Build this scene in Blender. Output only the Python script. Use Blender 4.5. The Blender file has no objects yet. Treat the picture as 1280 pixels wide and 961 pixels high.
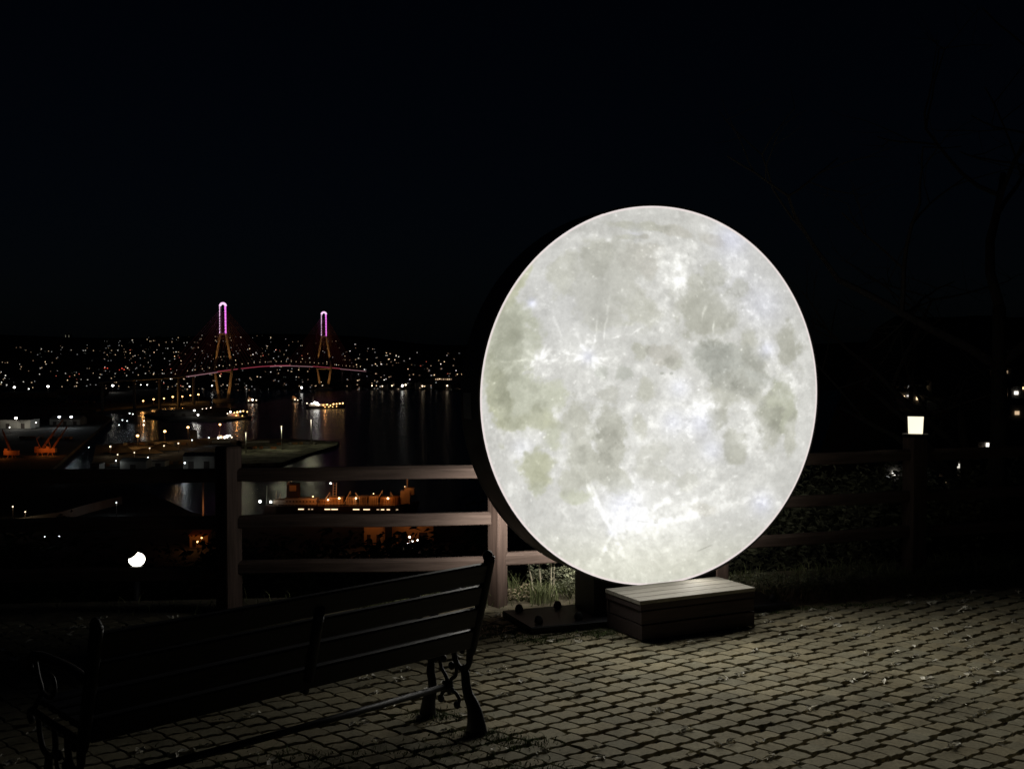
import bpy, bmesh, math, random
import numpy as np
from mathutils import Vector, Matrix

random.seed(7)
RNG = np.random.default_rng(11)
S = bpy.context.scene
COL = S.collection

# ------------------------------------------------------------------ camera
FPX = 1450.0                      # focal length in photograph pixels (1280 wide)
CAMZ = 1.70
PITCH = math.atan((480.5 - 432.0) / FPX)
cd = bpy.data.cameras.new('camera')
cd.sensor_width = 36.0
cd.lens = FPX / 1280.0 * 36.0
cd.clip_start = 0.1
cd.clip_end = 20000
cam = bpy.data.objects.new('camera', cd)
cam.location = (0, 0, CAMZ)
cam.rotation_euler = (math.radians(90) - PITCH, 0, 0)
COL.objects.link(cam)
S.camera = cam

# ------------------------------------------------------------------ night sky
W = bpy.data.worlds.new('World')
S.world = W
W.use_nodes = True
wn = W.node_tree
for n in list(wn.nodes):
    wn.nodes.remove(n)
sky = wn.nodes.new('ShaderNodeTexSky')
sky.sky_type = 'NISHITA'
sky.sun_disc = False
sky.sun_elevation = math.radians(40)
sky.sun_rotation = math.radians(150)
bg = wn.nodes.new('ShaderNodeBackground')
bg.inputs['Strength'].default_value = 0.00025
wo = wn.nodes.new('ShaderNodeOutputWorld')
tint_ = wn.nodes.new('ShaderNodeVectorMath')
tint_.operation = 'MULTIPLY'
tint_.inputs[1].default_value = (0.62, 0.85, 1.30)
wn.links.new(sky.outputs['Color'], tint_.inputs[0])
wn.links.new(tint_.outputs['Vector'], bg.inputs['Color'])
wn.links.new(bg.outputs['Background'], wo.inputs['Surface'])

vs = S.view_settings
S.display_settings.display_device = 'sRGB'
vs.view_transform = 'Standard'
vs.look = 'None'
vs.exposure = 0.0
vs.gamma = 1.0
vs.use_curve_mapping = False
S.cycles.use_denoising = True
S.cycles.use_light_tree = True
S.cycles.max_bounces = 6
S.cycles.sample_clamp_indirect = 4.0

CP, SP = math.cos(PITCH), math.sin(PITCH)


def at(px, py, d):
    """world point seen at photograph pixel (px,py) at forward distance d"""
    a = (px - 640.0) / FPX
    b = (480.5 - py) / FPX
    fx, fy, fz = a, CP + b * SP, -SP + b * CP
    k = d / fy
    return Vector((fx * k, d, CAMZ + fz * k))


def at_z(px, py, z):
    a = (px - 640.0) / FPX
    b = (480.5 - py) / FPX
    fx, fy, fz = a, CP + b * SP, -SP + b * CP
    k = (z - CAMZ) / fz
    return Vector((fx * k, fy * k, z))


def project(x, y, z):
    dz = z - CAMZ
    depth = y * CP - dz * SP
    up = y * SP + dz * CP
    return 640.0 + FPX * x / depth, 480.5 - FPX * up / depth


# ------------------------------------------------------------------ materials
MATS = {}


def _new(name):
    m = bpy.data.materials.new(name)
    m.use_nodes = True
    nt = m.node_tree
    p = nt.nodes['Principled BSDF']
    MATS[name] = m
    return m, nt, p


def ramp2(nt, fac, c0, c1, p0=0.3, p1=0.7):
    r = nt.nodes.new('ShaderNodeValToRGB')
    r.color_ramp.elements[0].position = p0
    r.color_ramp.elements[1].position = p1
    r.color_ramp.elements[0].color = (*c0, 1)
    r.color_ramp.elements[1].color = (*c1, 1)
    nt.links.new(fac, r.inputs['Fac'])
    return r.outputs['Color']


def noise(nt, scale, detail=5, rough=0.6, stretch=None, coord='Object'):
    tc = nt.nodes.new('ShaderNodeTexCoord')
    src = tc.outputs[coord]
    if stretch:
        mp = nt.nodes.new('ShaderNodeMapping')
        mp.inputs['Scale'].default_value = stretch
        nt.links.new(src, mp.inputs['Vector'])
        src = mp.outputs['Vector']
    n = nt.nodes.new('ShaderNodeTexNoise')
    n.inputs['Scale'].default_value = scale
    n.inputs['Detail'].default_value = detail
    n.inputs['Roughness'].default_value = rough
    nt.links.new(src, n.inputs['Vector'])
    return n.outputs['Fac']


def bump(nt, p, h, strength=0.3, dist=0.01):
    b = nt.nodes.new('ShaderNodeBump')
    b.inputs['Strength'].default_value = strength
    b.inputs['Distance'].default_value = dist
    nt.links.new(h, b.inputs['Height'])
    nt.links.new(b.outputs['Normal'], p.inputs['Normal'])


def mottled(name, c0, c1, scale=6, rough=0.8, metal=0.0, stretch=None, bs=0.0, bd=0.01, detail=5, island=0.0, p0=0.3, p1=0.7, spec=0.3):
    m, nt, p = _new(name)
    f = noise(nt, scale, detail, 0.6, stretch)
    c = ramp2(nt, f, c0, c1, p0, p1)
    if island:
        g = nt.nodes.new('ShaderNodeNewGeometry')
        mr = nt.nodes.new('ShaderNodeMapRange')
        mr.inputs['To Min'].default_value = 1 - island
        mr.inputs['To Max'].default_value = 1 + island
        nt.links.new(g.outputs['Random Per Island'], mr.inputs['Value'])
        mx = nt.nodes.new('ShaderNodeVectorMath')
        mx.operation = 'SCALE'
        nt.links.new(c, mx.inputs[0])
        nt.links.new(mr.outputs['Result'], mx.inputs['Scale'])
        c = mx.outputs['Vector']
    nt.links.new(c, p.inputs['Base Color'])
    p.inputs['Roughness'].default_value = rough
    p.inputs['Metallic'].default_value = metal
    p.inputs['Specular IOR Level'].default_value = spec
    if bs:
        bump(nt, p, f, bs, bd)
    return m


def glow(name, col, strength, sampled=True):
    m, nt, p = _new(name)
    p.inputs['Base Color'].default_value = (0.05, 0.05, 0.05, 1)
    # a soft variation inside the glowing surface
    f = noise(nt, 3.0, 2)
    c = ramp2(nt, f, tuple(v * 0.85 for v in col), col, 0.2, 0.6)
    nt.links.new(c, p.inputs['Emission Color'])
    p.inputs['Emission Strength'].default_value = strength
    if not sampled:
        m.cycles.emission_sampling = 'NONE'
    return m


M_WOOD = mottled('fence_wood', (0.058, 0.038, 0.030), (0.150, 0.104, 0.085), 9, 0.75, stretch=(0.35, 6, 6), bs=0.5, bd=0.004)
M_POST = mottled('post_wood', (0.060, 0.039, 0.031), (0.140, 0.092, 0.074), 9, 0.75, stretch=(6, 6, 0.35), bs=0.5, bd=0.004)
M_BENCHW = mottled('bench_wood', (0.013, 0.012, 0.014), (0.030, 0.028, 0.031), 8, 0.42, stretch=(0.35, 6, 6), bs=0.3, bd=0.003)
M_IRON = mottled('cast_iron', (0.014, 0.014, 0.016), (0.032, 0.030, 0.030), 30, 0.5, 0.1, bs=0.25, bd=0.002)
M_STEEL = mottled('dark_steel', (0.010, 0.010, 0.013), (0.020, 0.020, 0.023), 12, 0.5, 0.2, bs=0.1, bd=0.002)
M_CASING = mottled('casing_paint', (0.13, 0.13, 0.14), (0.20, 0.20, 0.21), 6, 0.6, 0.0, bs=0.1, bd=0.002)
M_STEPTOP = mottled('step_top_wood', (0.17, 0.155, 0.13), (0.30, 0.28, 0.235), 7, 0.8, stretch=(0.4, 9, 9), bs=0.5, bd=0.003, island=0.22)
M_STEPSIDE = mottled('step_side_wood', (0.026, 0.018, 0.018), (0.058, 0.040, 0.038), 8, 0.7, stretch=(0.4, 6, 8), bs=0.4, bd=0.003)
def paver_material():
    m, nt, p = _new('paver_concrete')
    f = noise(nt, 5.5, 9)
    c = ramp2(nt, f, (0.26, 0.238, 0.165), (0.42, 0.395, 0.285), 0.25, 0.75)
    g = nt.nodes.new('ShaderNodeNewGeometry')
    r = nt.nodes.new('ShaderNodeValToRGB')
    for pos, col in ((0.0, (0.80, 0.80, 0.80)), (0.35, (1.0, 1.0, 1.0)), (0.8, (1.10, 1.08, 1.04)), (1.0, (1.0, 0.94, 0.86))):
        e = r.color_ramp.elements[0] if pos == 0.0 else (r.color_ramp.elements[1] if pos == 1.0 else r.color_ramp.elements.new(pos))
        e.position = pos
        e.color = (*col, 1)
    nt.links.new(g.outputs['Random Per Island'], r.inputs['Fac'])
    stain = ramp2(nt, noise(nt, 0.9, 6, 0.65), (0.62, 0.60, 0.56), (1.06, 1.05, 1.03), 0.36, 0.58)
    fine_ = ramp2(nt, noise(nt, 60, 4, 0.7), (0.72, 0.72, 0.72), (1.18, 1.18, 1.18), 0.3, 0.7)
    for other in (r.outputs['Color'], stain, fine_):
        mx = nt.nodes.new('ShaderNodeVectorMath')
        mx.operation = 'MULTIPLY'
        nt.links.new(c, mx.inputs[0])
        nt.links.new(other, mx.inputs[1])
        c = mx.outputs['Vector']
    nt.links.new(c, p.inputs['Base Color'])
    p.inputs['Roughness'].default_value = 0.92
    p.inputs['Specular IOR Level'].default_value = 0.2
    bump(nt, p, noise(nt, 60, 5, 0.7), 0.5, 0.004)
    return m


M_PAVER = paver_material()
M_DIRT = mottled('joint_dirt', (0.035, 0.026, 0.019), (0.10, 0.080, 0.058), 14, 0.95, bs=0.9, bd=0.02, detail=8)
M_SOIL = mottled('soil', (0.10, 0.085, 0.058), (0.26, 0.22, 0.15), 6, 0.95, bs=0.8, bd=0.03, detail=8)
M_GRASS = mottled('grass_blade', (0.09, 0.125, 0.04), (0.27, 0.27, 0.14), 8, 0.7, island=0.45)
M_MOSS = mottled('moss_blade', (0.06, 0.095, 0.03), (0.15, 0.19, 0.065), 10, 0.8, island=0.4)
M_STALK = mottled('dry_stalk', (0.42, 0.37, 0.26), (0.60, 0.54, 0.40), 10, 0.8, island=0.3)
M_LEAFLIT = mottled('fallen_petal', (0.60, 0.56, 0.44), (0.85, 0.82, 0.72), 40, 0.7, island=0.35)
M_FOLIAGE = mottled('dark_foliage', (0.022, 0.032, 0.014), (0.07, 0.085, 0.04), 2, 0.7, island=0.45)
M_SHRUB = mottled('shrub_leaf', (0.04, 0.045, 0.026), (0.11, 0.11, 0.065), 3, 0.75, island=0.45)
M_BARK = mottled('bark', (0.016, 0.013, 0.011), (0.034, 0.029, 0.024), 9, 0.9, stretch=(4, 4, 0.6), bs=0.7, bd=0.02)
M_SLOPE = mottled('slope_ground', (0.02, 0.024, 0.014), (0.05, 0.052, 0.032), 0.6, 0.95, detail=9)
M_LAND = mottled('harbour_ground', (0.04, 0.04, 0.038), (0.10, 0.098, 0.09), 0.03, 0.9, detail=9)
M_PIER = mottled('pier_concrete', (0.08, 0.08, 0.055), (0.40, 0.40, 0.30), 0.06, 0.9, detail=9, p0=0.38, p1=0.62)
M_HILL = mottled('hill_ground', (0.02, 0.024, 0.016), (0.05, 0.05, 0.04), 0.01, 0.95, detail=8)
M_HOUSE = mottled('town_wall', (0.10, 0.095, 0.09), (0.25, 0.24, 0.22), 0.05, 0.9)
M_ROOF = mottled('town_roof', (0.05, 0.04, 0.038), (0.12, 0.10, 0.09), 0.08, 0.9)
M_PALEWALL = mottled('pale_wall', (0.32, 0.31, 0.27), (0.50, 0.48, 0.42), 0.08, 0.85)
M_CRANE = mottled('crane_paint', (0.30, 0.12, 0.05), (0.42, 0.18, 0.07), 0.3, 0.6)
M_CONC = mottled('bridge_concrete', (0.30, 0.29, 0.27), (0.42, 0.41, 0.38), 0.1, 0.85)
M_HULL = mottled('ship_hull', (0.025, 0.018, 0.016), (0.06, 0.04, 0.035), 0.2, 0.6)
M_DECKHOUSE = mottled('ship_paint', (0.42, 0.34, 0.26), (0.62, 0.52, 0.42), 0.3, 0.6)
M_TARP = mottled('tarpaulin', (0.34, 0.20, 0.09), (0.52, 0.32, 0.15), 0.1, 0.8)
M_POLE = mottled('galvanised_pole', (0.28, 0.28, 0.27), (0.42, 0.42, 0.40), 2, 0.5, 0.3)
M_LABEL = mottled('label_paper', (0.62, 0.64, 0.66), (0.78, 0.80, 0.82), 12, 0.6)

G_WHITE = glow('light_white', (1.0, 0.97, 0.90), 7.0)
G_COOL = glow('light_cool', (0.86, 0.95, 1.0), 6.0)
G_AMBER = glow('light_amber', (1.0, 0.58, 0.20), 5.0)
G_SOFT = glow('light_soft', (1.0, 0.80, 0.55), 3.0)
G_DECK = glow('ship_deck_light', (1.0, 0.62, 0.30), 6.0)
WIN = [glow('window_white_bright', (1, 0.95, 0.84), 2.2, False), glow('window_white', (1, 0.94, 0.84), 0.85, False),
       glow('window_white_dim', (0.95, 0.95, 0.95), 0.30, False), glow('window_warm_bright', (1, 0.72, 0.42), 1.9, False),
       glow('window_warm', (1, 0.70, 0.42), 0.70, False), glow('window_warm_dim', (1, 0.62, 0.38), 0.24, False),
       glow('window_red', (1, 0.22, 0.14), 0.8, False), glow('window_faint', (0.85, 0.95, 0.8), 0.05, False)]
G_PINK = glow('led_magenta', (1.0, 0.22, 0.95), 1.1, False)
G_PINKW = glow('led_pink_white', (1.0, 0.62, 0.95), 1.2, False)
G_DECKRED = glow('led_deck_red', (1.0, 0.14, 0.22), 0.30, False)
G_DECKPALE = glow('led_deck_pale', (1.0, 0.50, 0.58), 0.30, False)
G_CABLE = glow('led_cable', (1.0, 0.16, 0.14), 0.007, False)
G_GREEN = glow('led_green', (0.10, 1.0, 0.35), 0.55, False)
G_REDLAMP = glow('beacon_red', (1.0, 0.10, 0.06), 0.9, False)
G_LANTERN = glow('lantern_glass', (1.0, 0.90, 0.66), 1.35)
G_GARDEN = glow('garden_lamp_glass', (1.0, 0.95, 0.80), 7.0)


def make_water():
    m, nt, p = _new('sea_water')
    p.inputs['Base Color'].default_value = (0.004, 0.010, 0.020, 1)
    p.inputs['Roughness'].default_value = 0.22
    p.inputs['IOR'].default_value = 1.33
    f = noise(nt, 0.22, 4, 0.6)
    bump(nt, p, f, 0.8, 1.2)
    return m


M_WATER = make_water()


# ------------------------------------------------------------------ mesh helpers
class MB:
    def __init__(s):
        s.v = []
        s.f = []
        s.m = []
        s.sm = []

    def add(s, vs, fs, mi=0, smooth=False):
        o = len(s.v)
        s.v.extend([tuple(v) for v in vs])
        for f in fs:
            s.f.append(tuple(i + o for i in f))
            s.m.append(mi)
            s.sm.append(smooth)

    def box(s, c, size, rz=0.0, mi=0, ch=0.0, M=None):
        """box centred at c; ch = chamfer of the four edges along local x"""
        hx, hy, hz = size[0] / 2, size[1] / 2, size[2] / 2
        if ch > 0:
            sec = [(-hy + ch, -hz), (hy - ch, -hz), (hy, -hz + ch), (hy, hz - ch), (hy - ch, hz), (-hy + ch, hz), (-hy, hz - ch), (-hy, -hz + ch)]
            k = len(sec)
            vs = [(-hx, a, b) for a, b in sec] + [(hx, a, b) for a, b in sec]
            fs = [tuple(range(k))[::-1], tuple(range(k, 2 * k))] + [(i, (i + 1) % k, k + (i + 1) % k, k + i) for i in range(k)]
        else:
            vs = [(x, y, z) for x in (-hx, hx) for y in (-hy, hy) for z in (-hz, hz)]
            fs = [(0, 1, 3, 2), (4, 6, 7, 5), (0, 4, 5, 1), (2, 3, 7, 6), (0, 2, 6, 4), (1, 5, 7, 3)]
        R = Matrix.Rotation(rz, 3, 'Z') if M is None else M
        c = Vector(c)
        s.add([R @ Vector(v) + c for v in vs], fs, mi)
        return s

    def tube(s, pts, rad, n=8, mi=0, cap=True, flat=1.0, flat_axis=None):
        pts = [Vector(p) for p in pts]
        if not isinstance(rad, (list, tuple)):
            rad = [rad] * len(pts)
        vs, fs = [], []
        up = Vector((0, 0, 1))
        last = None
        for i, p in enumerate(pts):
            t = (pts[min(i + 1, len(pts) - 1)] - pts[max(i - 1, 0)]).normalized()
            if flat_axis is not None:
                a = Vector(flat_axis)
                a = (a - t * a.dot(t)).normalized()
            elif last is None:
                a = up.cross(t)
                if a.length < 1e-3:
                    a = Vector((1, 0, 0))
                a.normalize()
            else:
                a = (last - t * last.dot(t)).normalized()
            last = a
            b = t.cross(a)
            for k in range(n):
                w = 2 * math.pi * k / n
                vs.append(p + (a * (math.cos(w) * flat) + b * math.sin(w)) * rad[i])
        for i in range(len(pts) - 1):
            for k in range(n):
                fs.append((i * n + k, i * n + (k + 1) % n, (i + 1) * n + (k + 1) % n, (i + 1) * n + k))
        if cap:
            fs.append(tuple(range(n))[::-1])
            fs.append(tuple(range((len(pts) - 1) * n, len(pts) * n)))
        s.add(vs, fs, mi, n > 6)
        return s

    def ball(s, c, r, nu=10, nv=7, mi=0, sq=(1, 1, 1)):
        vs, fs = [], []
        for j in range(nv + 1):
            t = math.pi * j / nv
            for i in range(nu):
                a = 2 * math.pi * i / nu
                vs.append((c[0] + r * sq[0] * math.sin(t) * math.cos(a), c[1] + r * sq[1] * math.sin(t) * math.sin(a), c[2] + r * sq[2] * math.cos(t)))
        for j in range(nv):
            for i in range(nu):
                fs.append((j * nu + i, (j + 1) * nu + i, (j + 1) * nu + (i + 1) % nu, j * nu + (i + 1) % nu))
        s.add(vs, fs, mi, True)
        return s

    def lathe(s, prof, n=20, c=(0, 0, 0), mi=0, smooth=True):
        vs, fs = [], []
        for r, z in prof:
            for i in range(n):
                a = 2 * math.pi * i / n
                vs.append((c[0] + r * math.cos(a), c[1] + r * math.sin(a), c[2] + z))
        for j in range(len(prof) - 1):
            for i in range(n):
                fs.append((j * n + i, j * n + (i + 1) % n, (j + 1) * n + (i + 1) % n, (j + 1) * n + i))
        fs.append(tuple(range(n))[::-1])
        fs.append(tuple(range((len(prof) - 1) * n, len(prof) * n)))
        s.add(vs, fs, mi, smooth)
        return s

    def prism(s, poly, z0, z1, mi=0):
        k = len(poly)
        vs = [(x, y, z0) for x, y in poly] + [(x, y, z1) for x, y in poly]
        fs = [tuple(range(k))[::-1], tuple(range(k, 2 * k))] + [(i, (i + 1) % k, k + (i + 1) % k, k + i) for i in range(k)]
        s.add(vs, fs, mi)
        return s

    def build(s, name, mats, parent=None, loc=(0, 0, 0), rz=0.0, recalc=True):
        me = bpy.data.meshes.new(name)
        me.from_pydata(s.v, [], s.f)
        if not isinstance(mats, (list, tuple)):
            mats = [mats]
        for m in mats:
            me.materials.append(m)
        me.polygons.foreach_set('material_index', s.m)
        me.polygons.foreach_set('use_smooth', s.sm)
        if recalc:
            bm = bmesh.new()
            bm.from_mesh(me)
            bmesh.ops.recalc_face_normals(bm, faces=bm.faces)
            bm.to_mesh(me)
            bm.free()
        me.update()
        o = bpy.data.objects.new(name, me)
        COL.objects.link(o)
        o.location = loc
        o.rotation_euler = (0, 0, rz)
        if parent:
            o.parent = parent
        return o


def tag(o, label=None, cat=None, group=None, kind=None):
    if label:
        o['label'] = label
    if cat:
        o['category'] = cat
    if group:
        o['group'] = group
    if kind:
        o['kind'] = kind
    return o


def thing(name, label, cat, loc=(0, 0, 0), rz=0.0, group=None):
    o = bpy.data.objects.new(name, None)
    o.empty_display_size = 0.2
    COL.objects.link(o)
    o.location = loc
    o.rotation_euler = (0, 0, rz)
    return tag(o, label, cat, group)


def copy_tree(o, parent=None):
    c = o.copy()
    COL.objects.link(c)
    c.parent = parent
    for ch in list(o.children):
        copy_tree(ch, c)
    return c


def lamp_light(name, parent, loc, power, col, radius=0.3):
    l = bpy.data.lights.new(name, 'POINT')
    l.energy = power
    l.color = col
    l.shadow_soft_size = radius
    o = bpy.data.objects.new(name, l)
    COL.objects.link(o)
    o.parent = parent
    o.location = loc
    return o


# ================================================================== SETTING
SEA = -112.0
LANDZ = -109.0
HPX = 432.0

mb = MB()
mb.add([(-9000, 300, SEA), (9000, 300, SEA), (9000, 12000, SEA), (-9000, 12000, SEA)], [(0, 1, 2, 3)])
tag(mb.build('water', M_WATER), kind='structure')


def sstep(a, b, x):
    t = min(1, max(0, (x - a) / (b - a)))
    return t * t * (3 - 2 * t)


FENCE = [(-3.60, 7.20), (-1.81, 7.38), (-0.094, 7.56), (1.46, 8.12), (3.03, 8.70), (4.60, 9.15), (6.2, 9.6)]


def fence_y(x):
    if x <= FENCE[0][0]:
        return FENCE[0][1]
    for (x0, y0), (x1, y1) in zip(FENCE, FENCE[1:]):
        if x <= x1:
            return y0 + (y1 - y0) * (x - x0) / (x1 - x0)
    return FENCE[-1][1]


def slope_z(x, y):
    """ground beyond the fence: falls to the harbour, lower fall on the right"""
    e = fence_y(x) + 0.35
    d = y - e
    if d <= 0:
        return -0.035
    left = -0.035 - 0.42 * min(d, 50) - max(0, d - 50) * 0.2275
    right = -0.035 - 0.30 * min(d, 40) - max(0, min(d - 40, 60)) * 0.21 + max(0, d - 205) * 0.085
    t = sstep(0.19, 0.33, x / max(y, 1))
    w = math.sin(x * 0.35 + y * 0.21) * 0.25 + math.sin(x * 0.11 - y * 0.17 + 1) * 0.5
    z = left * (1 - t) + right * t + w * min(1, d / 12)
    return max(z, SEA - 3)


# near slope as one heightfield (fan grid)
ys = [8.0 + 0.0 * i for i in range(1)]
vals = []
y = 7.35
while y < 760:
    vals.append(y)
    y += max(0.12, (y - 7.0) * 0.07)
us = np.linspace(-0.75, 0.75, 90)
vs_, fs_ = [], []
for i, yy in enumerate(vals):
    for j, u in enumerate(us):
        xx = u * (yy + 4)
        vs_.append((xx, yy, slope_z(xx, yy)))
nj = len(us)
for i in range(len(vals) - 1):
    for j in range(nj - 1):
        fs_.append((i * nj + j, i * nj + j + 1, (i + 1) * nj + j + 1, (i + 1) * nj + j))
mb = MB()
mb.add(vs_, fs_, 0, True)
tag(mb.build('hillside', M_SLOPE), kind='structure')

# terrace ground under the paving
mb = MB()
poly = [(-14, -4), (12, -4), (12, 9.6)] + [(x, fence_y(x) + 0.3) for x in (6.2, 4.6, 3.03, 1.46, -0.094, -1.81, -3.6)] + [(-14, 7.4)]
mb.prism(poly, -0.60, -0.022)
tag(mb.build('ground', M_DIRT), kind='structure')


# soil strip along the fence
def pave_edge(x):
    if x < 0.2:
        return fence_y(x) - 0.10
    if x < 1.4:
        t = (x - 0.2) / 1.2
        return (fence_y(0.2) - 0.10) * (1 - t) + 7.50 * t
    return 7.50 + (x - 1.4) * 0.30


mb = MB()
xs = np.linspace(-6, 7.5, 90)
pts_a = [(x, pave_edge(x) - 0.05) for x in xs]
pts_b = [(x, fence_y(x) + 0.45) for x in xs]
nn = 7
vs_, fs_ = [], []
for k in range(nn):
    t = k / (nn - 1)
    for a, b in zip(pts_a, pts_b):
        xx = a[0]
        yy = a[1] * (1 - t) + b[1] * t
        zz = -0.016 + 0.035 * math.sin(math.pi * min(1, t * 1.2)) * (0.6 + 0.4 * math.sin(xx * 5.1) * math.cos(xx * 2.3 + yy * 4))
        vs_.append((xx, yy, zz))
for k in range(nn - 1):
    for i in range(len(xs) - 1):
        fs_.append((k * len(xs) + i, k * len(xs) + i + 1, (k + 1) * len(xs) + i + 1, (k + 1) * len(xs) + i))
mb.add(vs_, fs_, 0, True)
tag(mb.build('soil_verge', M_SOIL), kind='structure')

# ---- paving: interlocking blocks, rows run at 47 degrees
PA = math.radians(90 - 47)      # direction of the long joints
BL, BW = 0.1140, 0.1100        # block length along the thin continuous joints, and width across
cB = Vector((math.cos(PA), math.sin(PA)))
cA = Vector((-cB.y, cB.x))
PAV = []
JOINTS = []
mb = MB()


def wav(u):
    """wavy long joint shared by neighbouring rows"""
    t = (u / 0.114) % 1.0
    return 0.0048 * (1 - 4 * abs(t - 0.5)) * 1.0


for i in range(-75, 95):
    for j in range(-80, 130):
        off = 0.16 * (i % 2) + 0.05 * math.sin(i * 1.7)
        u0 = (j + off) * BL
        v0 = i * BW
        c = cA * (u0 + BL / 2) + cB * (v0 + BW / 2)
        if not (-4.6 < c.x < 6.8 and 2.7 < c.y < 10):
            continue
        if c.y > pave_edge(c.x) - 0.05:
            continue
        if abs(c.x) > 0.50 * c.y + 1.2:
            continue
        ge = 0.0118 * random.choice([0.4, 0.7, 0.9, 1.1, 1.3, 1.6])     # open joint at the end
        gl_ = 0.0026 * random.uniform(0.4, 2.0)
        h = random.gauss(0, 0.0018)
        if random.random() < 0.03:
            h -= 0.005
        tx, ty = random.gauss(0, 0.014), random.gauss(0, 0.014)
        rot = random.gauss(0, 0.012)
        us_ = [0.0, 0.17, 0.33, 0.5, 0.67, 0.83, 1.0]
        pl = []
        for u in us_:
            uu = ge + u * (BL - 2 * ge) + 0.006
            pl.append((uu, wav(u0 + uu) + gl_))
        pl.append((BL - ge + 0.005, BW * 0.36))
        pl.append((BL - ge - 0.008, BW * 0.62))
        for u in reversed(us_):
            uu = ge + u * (BL - 2 * ge) - 0.006
            pl.append((uu, BW + wav(u0 + uu) - gl_))
        pl.append((ge - 0.008, BW * 0.62))
        pl.append((ge + 0.005, BW * 0.36))
        if random.random() < 0.10:               # a chipped corner
            q = random.choice([0, 6])
            pl[q] = (pl[q][0] + (0.012 if q == 0 else -0.012), pl[q][1] + 0.008)
        k = len(pl)
        cu, cv = BL / 2, BW / 2
        rings = []
        for ins, z in ((0.0, -0.03), (0.0, -0.0040), (0.0032, 0.0)):
            for (u, v) in pl:
                du, dv = (u - cu) * (1 - ins / (BL / 2)), (v - cv) * (1 - ins / (BW / 2))
                du, dv = du - rot * dv, dv + rot * du
                p = c + cA * du + cB * dv
                rings.append((p.x, p.y, z + (h + tx * du + ty * dv if z > -0.02 else 0)))
        fs = []
        for q in range(2):
            for m in range(k):
                fs.append((q * k + m, (q + 1) * k + m, (q + 1) * k + (m + 1) % k, q * k + (m + 1) % k))
        fs.append(tuple(range(2 * k, 3 * k))[::-1])
        mb.add(rings, fs)
        PAV.append((c.x, c.y))
        e = c + cA * (BL / 2)
        JOINTS.append((e.x, e.y))
tag(mb.build('pavement', M_PAVER), kind='structure')


# ================================================================== MOON LAMP
MN = Vector((0.36, -0.93, 0)).normalized()      # front normal
MU = Vector((-MN.y, MN.x, 0))                   # to the right along the disc, seen from the front
MC = Vector((0.91, 7.20, 1.385))
MR = 1.175
MD = 0.32
FILL_FRONT = 128.0  # total power of the added fill spots, front then back
FILL_BACK = 84.0


def vnoise(x, y, seed):
    r = np.random.default_rng(seed)
    g = r.random((256, 256))
    xi = np.floor(x).astype(int)
    yi = np.floor(y).astype(int)
    fx = x - xi
    fy = y - yi
    fx = fx * fx * fx * (fx * (fx * 6 - 15) + 10)
    fy = fy * fy * fy * (fy * (fy * 6 - 15) + 10)
    a = g[yi % 256, xi % 256]
    b = g[yi % 256, (xi + 1) % 256]
    c = g[(yi + 1) % 256, xi % 256]
    d = g[(yi + 1) % 256, (xi + 1) % 256]
    return (a * (1 - fx) + b * fx) * (1 - fy) + (c * (1 - fx) + d * fx) * fy


def fbm(x, y, seed, octs=5, gain=0.55):
    t = 0
    a = 1.0
    s = 0
    for o in range(octs):
        t = t + a * (vnoise(x * 2 ** o + 17.3 * o, y * 2 ** o + 5.1 * o, seed + o) - 0.5)
        s += a
        a *= gain
    return t / s * 2


def smooth(a, b, x):
    t = np.clip((x - a) / (b - a), 0, 1)
    return t * t * (3 - 2 * t)


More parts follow.
